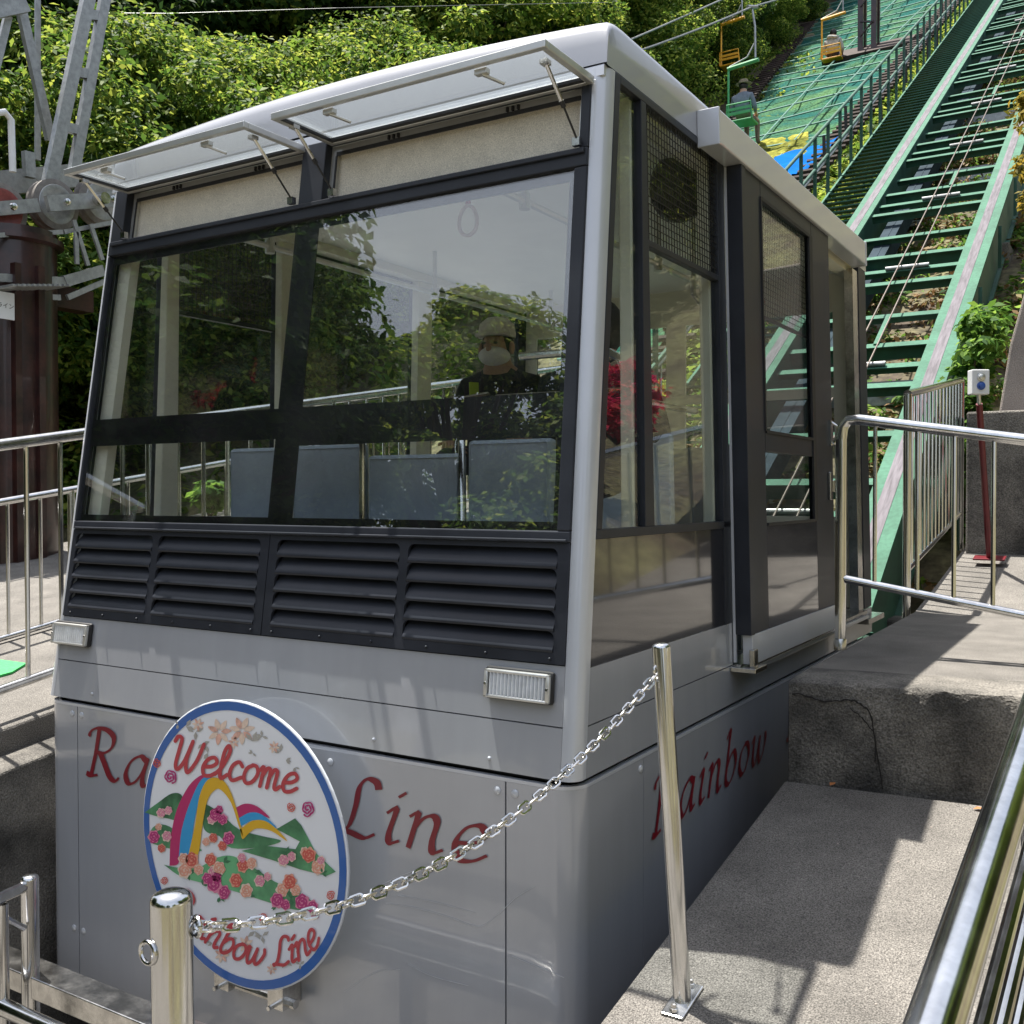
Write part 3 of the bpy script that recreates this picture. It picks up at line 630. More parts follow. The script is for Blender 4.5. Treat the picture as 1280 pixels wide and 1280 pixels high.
# ------------------------------------------------ pen-stroke lettering
GL = {
 'R': ([[(.17, .98), (.15, .5), (.10, .02)], [(-.02, .03), (.10, .0), (.26, .04)], [(-.06, .80), (-.02, .92), (.12, 1.0), (.36, 1.0), (.54, .88), (.52, .66), (.36, .52), (.16, .50)], [(.26, .51), (.40, .30), (.56, .06), (.70, .0), (.78, .08)]], .80),
 'a': ([[(.50, .52), (.34, .60), (.14, .46), (.05, .20), (.13, .02), (.28, .06), (.42, .28), (.52, .58)], [(.52, .60), (.45, .22), (.48, .03), (.60, .08)]], .64),
 'i': ([[(.02, .50), (.16, .60), (.10, .18), (.14, .02), (.28, .08)], [(.17, .80), (.28, .90)]], .32),
 'n': ([[(.0, .52), (.12, .60), (.09, .30), (.05, .0)], [(.08, .30), (.22, .54), (.36, .60), (.43, .50), (.40, .20), (.44, .02), (.58, .09)]], .62),
 'b': ([[(.02, .92), (.16, 1.06), (.12, .60), (.08, .12), (.22, .0), (.40, .12), (.50, .36), (.42, .58), (.26, .56), (.12, .36)]], .58),
 'o': ([[(.28, .60), (.10, .46), (.05, .20), (.16, .01), (.36, .08), (.48, .36), (.40, .57), (.26, .60)]], .56),
 'w': ([[(-.02, .50), (.10, .60), (.07, .22), (.14, .02), (.28, .14), (.40, .56)], [(.40, .58), (.36, .20), (.44, .02), (.58, .14), (.70, .42), (.68, .60)]], .82),
 'L': ([[(.52, .86), (.46, .98), (.30, 1.0), (.20, .84), (.18, .5), (.12, .16), (.0, .02)], [(-.02, .06), (.16, .04), (.40, .0), (.56, .10)]], .62),
 'e': ([[(.08, .26), (.34, .32), (.48, .46), (.38, .60), (.18, .52), (.06, .26), (.14, .02), (.34, .02), (.54, .16)]], .56),
 'W': ([[(-.06, .84), (.0, 1.0), (.14, .96), (.14, .60), (.14, .14), (.24, .0), (.40, .30), (.52, .96)], [(.52, .96), (.46, .40), (.52, .06), (.62, .0), (.80, .40), (.90, .96)]], 1.0),
 'l': ([[(-.06, .10), (.14, .40), (.28, .86), (.20, 1.04), (.10, .80), (.09, .20), (.16, .0), (.34, .14)]], .36),
 'c': ([[(.42, .48), (.28, .60), (.10, .46), (.05, .18), (.18, .0), (.46, .14)]], .48),
 'm': ([[(-.02, .50), (.08, .60), (.08, .0)], [(.08, .30), (.20, .58), (.32, .54), (.32, .0)], [(.32, .30), (.44, .58), (.56, .54), (.55, .10), (.62, .0), (.74, .12)]], .76),
 ' ': ([], .36)}
def stroke(pts, w, wmin, nib=radians(38), mono=False):
    P = crom(pts, 7); k = len(P); V = []; Fc = []; nb = np.array((cos(nib), sin(nib)))
    for i in range(k):
        d = P[min(i+1, k-1)]-P[max(i-1, 0)]; d = d/(np.linalg.norm(d)+1e-9); pp = np.array((-d[1], d[0]))
        hw = w/2 if mono else max(w/2*abs(nb @ pp), wmin/2)
        V += [np.append(P[i]+pp*hw, i/k), np.append(P[i]-pp*hw, i/k)]
        if i: Fc.append((2*i-2, 2*i-1, 2*i+1, 2*i))
    if mono:
        for e_, q in ((P[0], 0), (P[-1], 1)):
            n = len(V); V += [np.append(e_+w/2*np.array((cos(t), sin(t))), 1.3+.3*q) for t in np.linspace(0, 2*pi, 11)[:-1]]; Fc.append(tuple(range(n, n+10)))
    return V, Fc
def letter_obj(ch, place, w, wmin, mat, parent, shear=.0, mono=False):
    m = MB()
    for k_, s_ in enumerate(GL[ch][0]):
        V, Fc = stroke([(x+shear*y, y) for x, y in s_], w, wmin, mono=mono); m.add([place(v, k_*.0004+v[2]*.0002) for v in V], Fc)
    if m.v: return m.build('letter', mat, parent, recalc=False)
def line_text(txt, org, du, dv, dn, size, track, mat, parent, ws=1.4):
    u = 0; org, du, dv, dn = map(np.array, (org, du, dv, dn))
    for ch in txt:
        letter_obj(ch, lambda v, e, u=u: org+du*(u+v[0]*ws*.92)*size+dv*v[1]*size+dn*(.0035+e), .135, .045, mat, parent, shear=.15)
        u += (GL[ch][1]*ws+track)*.92
    return u*size
line_text('Rainbow', (-2.225, 0, -.435), (1, 0, 0), (0, 0, 1), (0, -1, 0), .195, .10, 'letter_red', front_panel)
line_text('Line', (-.885, 0, -.435), (1, 0, 0), (0, 0, 1), (0, -1, 0), .195, .09, 'letter_red', front_panel)
sp = [o for o in cab.children if o.name.startswith('side_panel')][0]
line_text('Rainbow', (0, .535, -.450), (0, 1, 0), (0, 0, 1), (1, 0, 0), .195, .11, 'letter_red', sp)
line_text('Line', (0, 2.04, -.450), (0, 1, 0), (0, 0, 1), (1, 0, 0), .195, .11, 'letter_red', sp)

# ---------------------------------------------------------------- round welcome sign hung on the cabin front
SYP = -.105; SC = np.array((-1.262, SYP, -.512)); SR = .492
sign = thing('welcome_sign', 'round white sign with blue rim, rainbow and roses reading Welcome Rainbow Line', 'sign', tuple(SC))
m = MB(); m.lathe(SC+np.array((0, .012, 0)), (0, -1, 0), [(SR, 0), (SR+.004, .002), (SR+.004, .009), (SR, .011)], 72); sb_ = m.build('disc', 'sign_white', sign)
m = MB(); n = 72; V = []
for r in (SR-.002, SR-.032): V += [(SC[0]+r*cos(2*pi*k/n), SYP-.0008, SC[2]+r*sin(2*pi*k/n)) for k in range(n)]
m.add(V, [(k, (k+1) % n, n+(k+1) % n, n+k) for k in range(n)]); m.build('rim', 'sign_blue', sign, recalc=False)
m = MB()
for dx in (-.10, .16): m.box(SC[0]+dx-.035, SC[0]+dx+.035, SYP+.013, -.004, SC[2]-SR-.045, SC[2]-SR+.10)
m.tube([(SC[0]-.16, SYP+.05, SC[2]-SR-.03), (SC[0]+.22, SYP+.05, SC[2]-SR-.03)], .016, 8); m.build('bracket', 'steel_worn', sign)
m = MB()
for dx in (-.10, .16): m.lathe((SC[0]+dx, SYP+.03, SC[2]-SR-.03), (0, -1, 0), [(.008, 0), (.008, .05)], 8)
m.build('bolt', 'steel', sign)
def sp2(x, y, lift):                                  # a spot on the printed face, read off an enlarged crop of the photo
    p = ony(150+x/3.37, 870+y/3.37, SYP); return (p[0], SYP-lift, p[2])
def art(name, mat, polys, lift, parent=sign, sm=True):
    m = MB()
    for pk, P in enumerate(polys):
        lift += pk*.00011
        Q = crom(list(P)+[P[0]], 4)[:-1] if sm else P
        m.add([sp2(q[0], q[1], lift) for q in Q], [tuple(range(len(Q)))])
    return m.build(name, mat, parent, recalc=False)
art('hill', 'sign_green', [[(105, 490), (160, 450), (220, 410), (265, 425), (262, 520), (200, 515), (150, 505)]], .0010)
art('hill', 'sign_green', [[(115, 592), (150, 545), (210, 550), (300, 620), (345, 652), (250, 650), (140, 622)]], .0010)
art('hill', 'sign_green', [[(355, 450), (420, 490), (500, 560), (600, 590), (680, 610), (600, 635), (470, 640), (420, 590), (370, 575), (350, 540)]], .0010)
art('hill', 'sign_green', [[(660, 560), (738, 515), (765, 545), (800, 610), (825, 660), (910, 740), (870, 757), (760, 730), (640, 690), (512, 652), (610, 630), (740, 645), (758, 612)]], .0011, sm=False)
art('hill', 'sign_green', [[(185, 710), (240, 722), (330, 722), (410, 680), (480, 675), (560, 720), (650, 780), (760, 830), (832, 890), (740, 900), (600, 860), (450, 812), (270, 765)]], .0010)
art('rainbow_stripe', 'sign_magenta', [[(210, 715), (215, 600), (240, 480), (290, 380), (340, 335), (362, 340), (310, 420), (272, 520), (257, 640), (247, 705)]], .0016)
art('rainbow_stripe', 'sign_cyan', [[(249, 680), (262, 560), (300, 440), (345, 350), (388, 345), (342, 420), (312, 540), (297, 670)]], .0019)
art('rainbow_stripe', 'sign_yellow', [[(290, 670), (318, 540), (337, 420), (372, 352), (422, 347), (462, 390), (497, 490), (520, 592), (500, 540), (470, 450), (430, 397), (402, 395), (370, 440), (350, 540), (330, 670)]], .0022)
art('rainbow_stripe', 'sign_magenta', [[(488, 470), (530, 453), (580, 465), (632, 512), (600, 503), (550, 492), (500, 515)]], .0016)
art('rainbow_stripe', 'sign_cyan', [[(500, 515), (550, 490), (602, 500), (662, 556), (600, 530), (560, 523), (506, 548)]], .0019)
art('rainbow_stripe', 'sign_yellow', [[(508, 560), (560, 525), (612, 525), (662, 560), (706, 611), (640, 568), (580, 557), (545, 577), (518, 602)]], .0022)
RCOL = {'r': ('rose_red', 'rose_peach'), 'p': ('rose_peach', 'rose_cream'), 'k': ('rose_pink', 'rose_cream'), 'm': ('rose_magenta', 'rose_pink')}
def rose(x, y, r, c, line=False, lift=.0026):
    a, b = RCOL[c]; P = [(x+r*(1+.12*cos(6*t+x))*cos(t), y+1.15*r*(1+.12*cos(6*t+x))*sin(t)) for t in np.linspace(0, 2*pi, 25)[:-1]]
    m = MB()
    if not line:
        m.add([sp2(*q, lift) for q in P], [tuple(range(len(P)))]); o = m.build('rose', b, sign, recalc=False); par = o
    else: par = None
    m = MB()
    t = np.linspace(0, 4.6*pi, 46); Q = [np.array((x+r*(.12+.78*k/(4.6*pi))*cos(k+x)*(1+.1*cos(5*k)), y+1.15*r*(.12+.78*k/(4.6*pi))*sin(k+x)*(1+.1*cos(5*k)))) for k in t]
    V = []; Fc = []; w = r*(.13 if line else .17)
    for i, q in enumerate(Q):
        d = Q[min(i+1, 45)]-Q[max(i-1, 0)]; d = d/np.linalg.norm(d); pn = np.array((-d[1], d[0])); ww = w*(.5+.5*abs(sin(i*.8)))
        V += [sp2(*(q+pn*ww), lift+.0004), sp2(*(q-pn*ww), lift+.0004)]
        if i: Fc.append((2*i-2, 2*i-1, 2*i+1, 2*i))
    m.add(V, Fc); m.build('petal_swirl' if par else 'rose', a, par or sign, recalc=False)
def sprig(x, y, r, mat='leaf_print', lift=.0024):
    P = []
    for k in range(3):
        a = random.uniform(0, 2*pi); c = np.array((x, y)); d = np.array((cos(a), sin(a)))*r*1.7; n_ = np.array((-d[1], d[0]))*.22
        P.append([c, c+d*.5+n_, c+d, c+d*.5-n_])
    art('sprig', mat, P, lift+random.uniform(-.0002, .0004), sm=False)
rl_ = [(305, 690, 28, 'r'), (275, 735, 28, 'p'), (335, 730, 20, 'p'), (270, 685, 22, 'p'), (385, 688, 24, 'r'), (420, 725, 26, 'p'), (395, 740, 22, 'k'), (520, 715, 24, 'r'), (557, 705, 22, 'p'), (490, 775, 26, 'r'), (535, 818, 26, 'p'), (515, 680, 18, 'k'), (590, 778, 22, 'k'), (625, 760, 16, 'k'), (717, 780, 28, 'r'), (685, 815, 26, 'p'), (742, 815, 22, 'p'), (800, 668, 28, 'r'), (838, 720, 28, 'p'), (780, 655, 18, 'p'), (850, 690, 16, 'k'), (690, 692, 22, 'k'), (726, 676, 18, 'k'),
  (400, 790, 32, 'm'), (440, 825, 26, 'm'), (370, 768, 22, 'm'), (410, 760, 20, 'm'), (770, 868, 30, 'm'), (812, 885, 24, 'm'), (665, 860, 28, 'm'), (700, 878, 20, 'm'), (405, 500, 24, 'm'), (436, 518, 20, 'm'), (388, 520, 18, 'k'), (420, 478, 16, 'm'),
  (175, 492, 18, 'k'), (206, 482, 16, 'k'), (145, 592, 24, 'm'), (200, 590, 20, 'k'), (165, 550, 14, 'p'), (178, 640, 16, 'r'), (395, 597, 18, 'r'), (460, 597, 24, 'm'), (433, 630, 18, 'r'), (366, 612, 16, 'p')]
for i, q in enumerate(rl_): rose(*q, lift=.0026+.0003*(i % 3))
for x, y, r in ((285, 745, 20), (440, 700, 18), (500, 690, 16), (600, 745, 18), (700, 660, 18), (720, 850, 22), (545, 840, 16), (425, 845, 16), (350, 795, 16), (855, 745, 14), (180, 465, 14), (660, 885, 14)): sprig(x, y, r)
for q in ((160, 283, 19, 'r'), (213, 340, 30, 'm'), (725, 468, 20, 'r'), (792, 473, 32, 'm'), (190, 775, 17, 'r'), (890, 840, 20, 'r'), (605, 930, 20, 'r'), (822, 925, 18, 'm'), (270, 835, 24, 'r')): rose(*q, line=True)
for (x, y, r) in ((420, 150, 52), (515, 145, 55), (330, 120, 26), (650, 215, 24), (480, 195, 24), (530, 1045, 34), (430, 1090, 32), (640, 1150, 22)):
    for k in range(7):
        a = 2*pi*k/7+x; c = np.array((x+r*.5*cos(a), y+r*.55*sin(a))); d = np.array((cos(a), sin(a)*1.1))*r*.5; nn = np.array((-d[1], d[0]))*.42
        art('petal', 'flower_wash' if k % 2 else 'rose_cream', [[c-d*.8, c+nn, c+d, c-nn]], .0008+.0002*k)
for (x, y, r) in ((280, 130, 22), (320, 150, 20), (350, 200, 18), (560, 190, 26), (600, 170, 16), (680, 230, 18), (700, 270, 14), (370, 240, 18), (245, 120, 12), (570, 990, 24), (600, 1010, 20), (470, 1020, 16), (700, 1120, 18), (760, 1130, 14), (390, 1040, 14), (740, 300, 12), (560, 240, 12)): sprig(x, y, r, 'leaf_grey', .0009)
def poly_text(txt, pts, size, w, widths=1.0):
    C_ = crom(pts, 24); L = [0]
    for a, b in zip(C_[:-1], C_[1:]): L.append(L[-1]+np.linalg.norm(b-a))
    tot = sum(GL[c][1] for c in txt); sc_ = L[-1]/tot; u = 0
    def at(s):
        s = min(max(s, 0), L[-1]-1e-6); i = int(np.searchsorted(L, s, 'right'))-1; i = min(i, len(C_)-2)
        t = (s-L[i])/(L[i+1]-L[i]); d = C_[i+1]-C_[i]; return C_[i]*(1-t)+C_[i+1]*t, d/np.linalg.norm(d)
    for ch in txt:
        b, d = at((u+GL[ch][1]*.4)*sc_); up = np.array((d[1]*.55, -abs(d[0]))) ; up = up/np.linalg.norm(up)
        def place(v, e, b=b, d=d, up=up, g=GL[ch][1]): q = b+d*(v[0]-g*.4)*sc_+up*v[1]*size; return sp2(q[0], q[1], .0032+e)
        letter_obj(ch, place, w, w, 'sign_red', sign, shear=.12, mono=True); u += GL[ch][1]
poly_text('Welcome', [(215, 300), (340, 330), (480, 355), (620, 385), (745, 410)], 135, .12)
poly_text('Rainbow Line', [(215, 905), (300, 985), (400, 1060), (520, 1118), (620, 1135), (720, 1125), (800, 1085), (850, 1035)], 118, .12)

# ---------------------------------------------------------------- bollards and chain
def domed(m, base, top, r, n=24):
    base, top = np.array(base, float), np.array(top, float); d = top-base; l = np.linalg.norm(d)
    m.lathe(base, d, [(r, 0), (r, l-r*.55), (r*.97, l-r*.38), (r*.85, l-r*.2), (r*.6, l-r*.07), (r*.3, l-r*.01), (.001, l)], n)
bb = onp(853, 1252, (0, 0, zr(0)), (0, -RM, 1)); t1 = np.linalg.norm(0) 
dep = (bb-CAM) @ cf; bt = atd(826, 803, dep)
bol = thing('bollard', 'leaning slim stainless steel chain post bolted to the ramp', 'bollard', tuple(bb))
m = MB(); domed(m, bb, bt, .0235); m.build('post', 'steel', bol, smooth=True)
m = MB(); m.obox(bb+np.array((0, 0, .004)), (.030, 0, 0), (0, .072, .011), (0, 0, .004)); m.build('base_plate', 'steel_worn', bol, bevel=.004)
for s in (-1, 1):
    m = MB(); m.lathe(bb+np.array((.0, s*.055, .008+s*.008)), (0, 0, 1), [(.011, 0), (.011, .008), (.007, .009), (.007, .018), (.003, .020)], 6); m.build('bolt', 'steel_worn', bol)
b2t = atd(214, 1112, 1.55); b2b = np.array((b2t[0]+.012, b2t[1]+.0, zr(b2t[1])))
bol2 = thing('bollard', 'thick domed stainless steel chain post with a side ring in front of the round sign', 'bollard', tuple(b2b))
m = MB(); domed(m, b2b, b2t, .0315, 32); m.build('post', 'steel', bol2, smooth=True)
m = MB(); m.lathe(b2b, (0, 0, 1), [(.07, 0), (.07, .008), (.034, .010)], 24); m.build('base_plate', 'steel_worn', bol2)
def ring(c, ax, r, t, parent, name='ring'):
    ax = np.array(ax, float); ax /= np.linalg.norm(ax); a = np.cross(ax, (0, 0, 1)); a /= np.linalg.norm(a); b = np.cross(ax, a)
    m = MB(); m.tube([np.array(c)+r*(cos(k)*a+sin(k)*b) for k in np.linspace(0, 2*pi, 21)[:-1]], t, 8, closed=True); return m.build(name, 'steel', parent, smooth=True)
rr = cR*np.array((1, 1, 0)); rr /= np.linalg.norm(rr)
rc = atd(185, 1191, 1.53); ring(rc, cf*.8+cR*.5, .0165, .0035, bol2)
m = MB(); m.tube([rc+rr*.012, rc+rr*.035], .006, 8); m.build('eye', 'steel', bol2, smooth=True)
re_ = atd(246, 1158, 1.56); ring(re_, cf*.6+cR*.8, .014, .004, bol2)
bt_eye = atd(820, 838, dep-.01); ring(bt_eye, cf*.5-cR*.8, .012, .003, bol)
def link_mesh():
    m = MB(); L_, W_ = .017, .0095; pts = [(L_*(1 if abs(t) < pi/2 else -1)*.55+.45*L_*cos(t)*1.0, W_*sin(t), 0) for t in np.linspace(-pi, pi, 17)[:-1]]
    m.tube(pts, .0029, 6, closed=True); return m
lk = link_mesh()
ch = thing('chain', 'steel link chain sagging between the two chain posts', 'chain', tuple(re_))
a0, a1 = atd(818, 846, dep-.01), atd(254, 1158, 1.56)
pts = []
N = 400
for i in range(N+1):
    t = i/N; q = a0*(1-t)+a1*t; q[2] -= 4*.135*t*(1-t)*(1+.25*(t-.5)); pts.append(q)
L = [0]
for a, b in zip(pts[:-1], pts[1:]): L.append(L[-1]+np.linalg.norm(b-a))
nl = int(L[-1]/.0262); first = None
for k in range(nl+1):
    s = L[-1]*k/nl; i = min(int(np.searchsorted(L, s)), N-1); i = max(i, 1); d = Vector(pts[i+1]-pts[i-1]).normalized()
    if first is None:
        first = lk.build('link', 'steel', None, smooth=True); o = first
    else: o = first.copy(); col.objects.link(o)
    o.parent = ch; rot = d.to_track_quat('X', 'Z').to_matrix().to_4x4() @ Matrix.Rotation(radians(45+90*(k % 2)+random.uniform(-14, 14)), 4, 'X')
    o.matrix_local = Matrix.Translation(Vector(pts[i]-ORG[ch])) @ rot

# ---------------------------------------------------------------- barrier at the head of the pit, lower left
bar_ = thing('barrier_rail', 'flat stainless steel barrier beam across the front of the pit', 'barrier', (-1.3, -.42, zr(-.62)-.0))
m = MB(); m.box(-2.9, .20, -.47, -.36, -1.06, -.985); m.build('beam', 'steel_worn', bar_, bevel=.004)
m = MB(); m.tube([(-2.9, -.60, -1.02), (.15, -.60, -1.02)], .028, 14); m.build('lower_tube', 'steel', bar_, smooth=True)
for x in (-2.7, -.9, .1):
    m = MB(); m.box(x-.03, x+.03, -.46, -.37, -1.7, -1.061); m.build('leg', 'steel_worn', bar_)
pp = atd(37, 1093, 3.55); 
pr_ = thing('gate_post', 'short domed stainless steel post with a side handrail by the pit wall', 'post', (pp[0], pp[1], -1.7))
m = MB(); domed(m, (pp[0], pp[1], -1.7), pp, .030, 20); m.build('post', 'steel', pr_, smooth=True)
m = MB(); q0 = pp+np.array((-.01, 0, -.04)); q1 = atd(-8, 1126, 3.35); m.tube([q0, q1, q1+np.array((-.3, -.12, -.03))], .02, 12); m.build('handrail', 'steel', pr_, smooth=True)
m = MB(); q2 = atd(4, 1130, 3.40); m.tube([q2, q2+np.array((0, 0, -.7))], .017, 12); m.build('upright', 'steel', pr_, smooth=True)
m = MB(); q3 = atd(30, 1160, 3.50); m.tube([q3, atd(2, 1146, 3.42)], .012, 8); m.build('cross_tube', 'steel', pr_, smooth=True)

# ---------------------------------------------------------------- railings
def tubeo(name, path, r, mat, parent, n=12): m = MB(); m.tube(path, r, n); return m.build(name, mat, parent, smooth=True)
# platform railing (top rail falls slightly to the right, as in the photo)
RY = 2.03
pra = thing('platform_railing', 'stainless steel railing with rounded corner standing on the raised platform edge', 'railing', (.25, RY, 0))
sl = -.165; tz = lambda x: 1.03+sl*(x-.245); bz = lambda x: .318+sl*(x-.245)
tubeo('top_rail', [(.245, RY, 0), (.245, RY, .93), (.252, RY, .985), (.275, RY, 1.015), (.32, RY, tz(.32)), (2.1, RY-.0, tz(2.1))], .024, 'steel', pra, 16)
tubeo('bottom_rail', [(.25, RY, bz(.25)), (2.1, RY, bz(2.1))], .018, 'steel', pra)
m = MB(); m.lathe((.245, RY, 0), (0, 0, 1), [(.028, 0), (.028, .045), (.025, .05)], 16); m.build('foot_sleeve', 'steel_worn', pra, smooth=True)
for px in (1139, 1213, 1228, 1277):
    pass
for x in (.39, .565, .71, .86, 1.0, 1.14, 1.28, 1.42, 1.56, 1.7): tubeo('baluster', [(x, RY, bz(x)), (x, RY, tz(x))], .009, 'steel', pra, 8)
tubeo('post', [(1.9, RY, 0), (1.9, RY, tz(1.9))], .022, 'steel', pra)
# fence along the track edge
fx0 = .20
fa_, fb2 = onx(1133, 762, fx0), onx(1200, 680, fx0)
fen = thing('track_fence', 'stainless steel barred fence beside the green track beam, rising with the platform', 'fence', tuple(fa_))
y0, y1 = fa_[1], fb2[1]; zb0, zb1 = fa_[2], fb2[2]
ft0, ft1 = onx(1124, 488, fx0)[2], onx(1190, 468, fx0)[2]; fl0, fl1 = onx(1137, 712, fx0)[2], onx(1197, 642, fx0)[2]
def lin(a, b, t): return a*(1-t)+b*t
tubeo('post', [(fx0, y0, zb0-.05), (fx0, y0, ft0)], .024, 'steel', fen); tubeo('post', [(fx0, y1, zb1-.05), (fx0, y1, ft1)], .024, 'steel', fen)
tubeo('top_rail', [(fx0, y0, ft0), (fx0, y1, ft1)], .024, 'steel', fen); tubeo('bottom_rail', [(fx0, y0, fl0), (fx0, y1, fl1)], .018, 'steel', fen)
for k in range(1, 15):
    t = k/15; tubeo('bar', [(fx0, lin(y0, y1, t), lin(fl0, fl1, t)), (fx0, lin(y0, y1, t), lin(ft0, ft1, t))], .010, 'steel', fen, 8)
# near handrail with parallel lower bars
hA = np.array((1.188, -1.40, .120)); hd = np.array((.0337, 1.0, .2096))
hp = lambda t: hA+hd*t
nh = thing('handrail', 'thick stainless steel handrail with thin parallel bars sloping up along the ramp', 'handrail', tuple(hp(-1.0)*np.array((1, 1, 0))+np.array((0, 0, zr(-2.4)))))
tubeo('top_rail', [hp(-1.1), hp(-.5), hp(0), hp(.6), hp(1.2), hp(2.55)], .030, 'steel', nh, 28)
for k in range(1, 7):
    off = np.array((.012, 0, -.04-.105*k)); tubeo('bar', [hp(-1.1)+off, hp(2.55)+off], .011, 'steel', nh, 10)
for t in (-.9, .75, 2.4):
    p_ = hp(t); tubeo('post', [(p_[0]+.012, p_[1], zr(p_[1]) if p_[1] < 1.2 else 0), p_+np.array((.012, 0, -.02))], .021, 'steel', nh)
# far side railings on the walkway
def lrail(X, y0, y1, zg, ht, hb, step, r, label, name='walkway_railing', pr=.011):
    o = thing(name, label, 'railing', (X, y0, zg(y0)), None)
    tubeo('top_rail', [(X, y0, zg(y0)+ht), (X, y1, zg(y1)+ht)], r, 'steel', o); tubeo('bottom_rail', [(X, y0, zg(y0)+hb), (X, y1, zg(y1)+hb)], r*.8, 'steel', o)
    y = y0+.05; k = 0
    while y < y1:
        if k % 8 == 0: tubeo('post', [(X, y, zg(y)-.02), (X, y, zg(y)+ht)], r, 'steel', o)
        else: tubeo('baluster', [(X, y, zg(y)+hb), (X, y, zg(y)+ht)], pr, 'steel', o, 8)
        y += step; k += 1
    return o
lrail(-2.90, -.55, 7.5, lambda y: -.335+.17*y, 1.235, .155, .17, .027, 'stainless steel railing at the pit edge beyond the cabin')
lrail(-4.30, -.35, 8.0, lambda y: -.36+.16*y, .86, .06, .21, .022, 'second stainless steel railing on the walkway in front of the dark red lift tower')

# ---------------------------------------------------------------- switch post, concrete block and inclined wall on the right
rx = .50; rp = onx(1237, 699, rx); rt = onx(1224, 505, rx)
rpo = thing('switch_post', 'dark red post carrying a white box with two push buttons', 'post', tuple(rp))
tubeo('post', [rp, rt], .020, 'red_post', rpo); 
m = MB(); m.obox(rp+np.array((0, 0, .008)), (.10, 0, 0), (0, .06, .009), (0, 0, .006)); m.build('base_plate', 'red_post', rpo, bevel=.003)
bt0 = onx(1223, 484, rx); tubeo('stem', [rt, bt0], .012, 'alu', rpo)
m = MB(); fwd = np.array((cf[0], cf[1], 0)); fwd /= np.linalg.norm(fwd); rgt = np.array((fwd[1], -fwd[0], 0))
m.obox(bt0+np.array((0, 0, .03)), rgt*.055, fwd*.035, (0, 0, .078)); bx_ = m.build('switch_box', 'white_box', rpo, bevel=.006)
for dz, mt in ((.06, 'alu'), (.005, 'blue_button')):
    m = MB(); m.lathe(bt0+np.array((0, 0, dz))-fwd*.035, -fwd, [(.026, 0), (.026, .006), (.018, .008), (.017, .018), (.01, .021)], 18); m.build('push_button', mt, bx_, smooth=True)
gz_ = lambda y: RM*(y-3.75)
cbk = thing('concrete_block', 'weathered dark concrete block behind the dark red switch post', 'block', (1.1, 5.6, gz_(5.6)))
yb = 5.45; q0 = ony(1208, 515, yb); 
m = MB(); m.box(q0[0], 1.6, yb, yb+.75, gz_(5.4)-.2, q0[2]); m.build('block', 'concrete_dark', cbk, bevel=.015)
wl = thing('inclined_wall', 'pale pinkish concrete wall with sloping edge above the dark block', 'wall', (1.3, 7.0, 1))
yw = 6.25; a_, b_, c_ = ony(1244, 540, yw), ony(1262, 430, yw), ony(1284, 350, yw)
m = MB(); m.prism([(a_[0], yw, gz_(6)), tuple(a_), tuple(b_), tuple(c_), (c_[0]+.25, yw, c_[2]+.4), (1.55, yw, c_[2]+.4), (1.55, yw, gz_(6))], (.35, 2.6, 0)); m.build('wall_slab', 'concrete_pale', wl, bevel=.02)

# ---------------------------------------------------------------- the track
TS = np.array((0, 1, .6)); TS /= np.linalg.norm(TS); TN = np.array((0, -.6, 1)); TN /= np.linalg.norm(TN)
tp = lambda x, y, off=0: np.array((x, y, zt(y)))+TN*off
trk = thing('funicular_track', 'green steel inclined track with cross ties and haul ropes climbing the hill', 'track', (-1.05, 5, zt(5)-1))
YA, YB = 1.75, 52.0
def beam(x0, x1, mat, o0, o1, name, y0=YA, y1=YB, parent=trk):
    m = MB(); a, b = tp((x0+x1)/2, y0), tp((x0+x1)/2, y1); m.obox((a+b)/2+TN*(o0+o1)/2, (b-a)/2, np.array((abs(x1-x0)/2, 0, 0)), TN*abs(o1-o0)/2); return m.build(name, mat, parent)
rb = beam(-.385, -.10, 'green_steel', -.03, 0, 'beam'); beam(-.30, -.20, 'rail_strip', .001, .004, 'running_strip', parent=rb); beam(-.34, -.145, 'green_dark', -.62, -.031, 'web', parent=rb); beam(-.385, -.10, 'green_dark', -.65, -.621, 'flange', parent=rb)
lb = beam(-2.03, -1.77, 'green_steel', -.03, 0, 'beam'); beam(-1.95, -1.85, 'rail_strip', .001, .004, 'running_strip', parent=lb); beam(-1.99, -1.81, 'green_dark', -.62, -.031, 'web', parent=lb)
for k in range(26):
    y = 2.4+1.7*k; m = MB(); m.box(-.099, -.06, y, y+.02, zt(y)-.55, zt(y)-.05); m.build('stiffener', 'green_dark', rb)
dc = beam(-1.60, -1.40, 'duct', -.42, -.20, 'cable_duct'); beam(-1.51, -1.49, 'duct', -.199, -.194, 'seam', parent=dc)
k = 0; y = 2.6
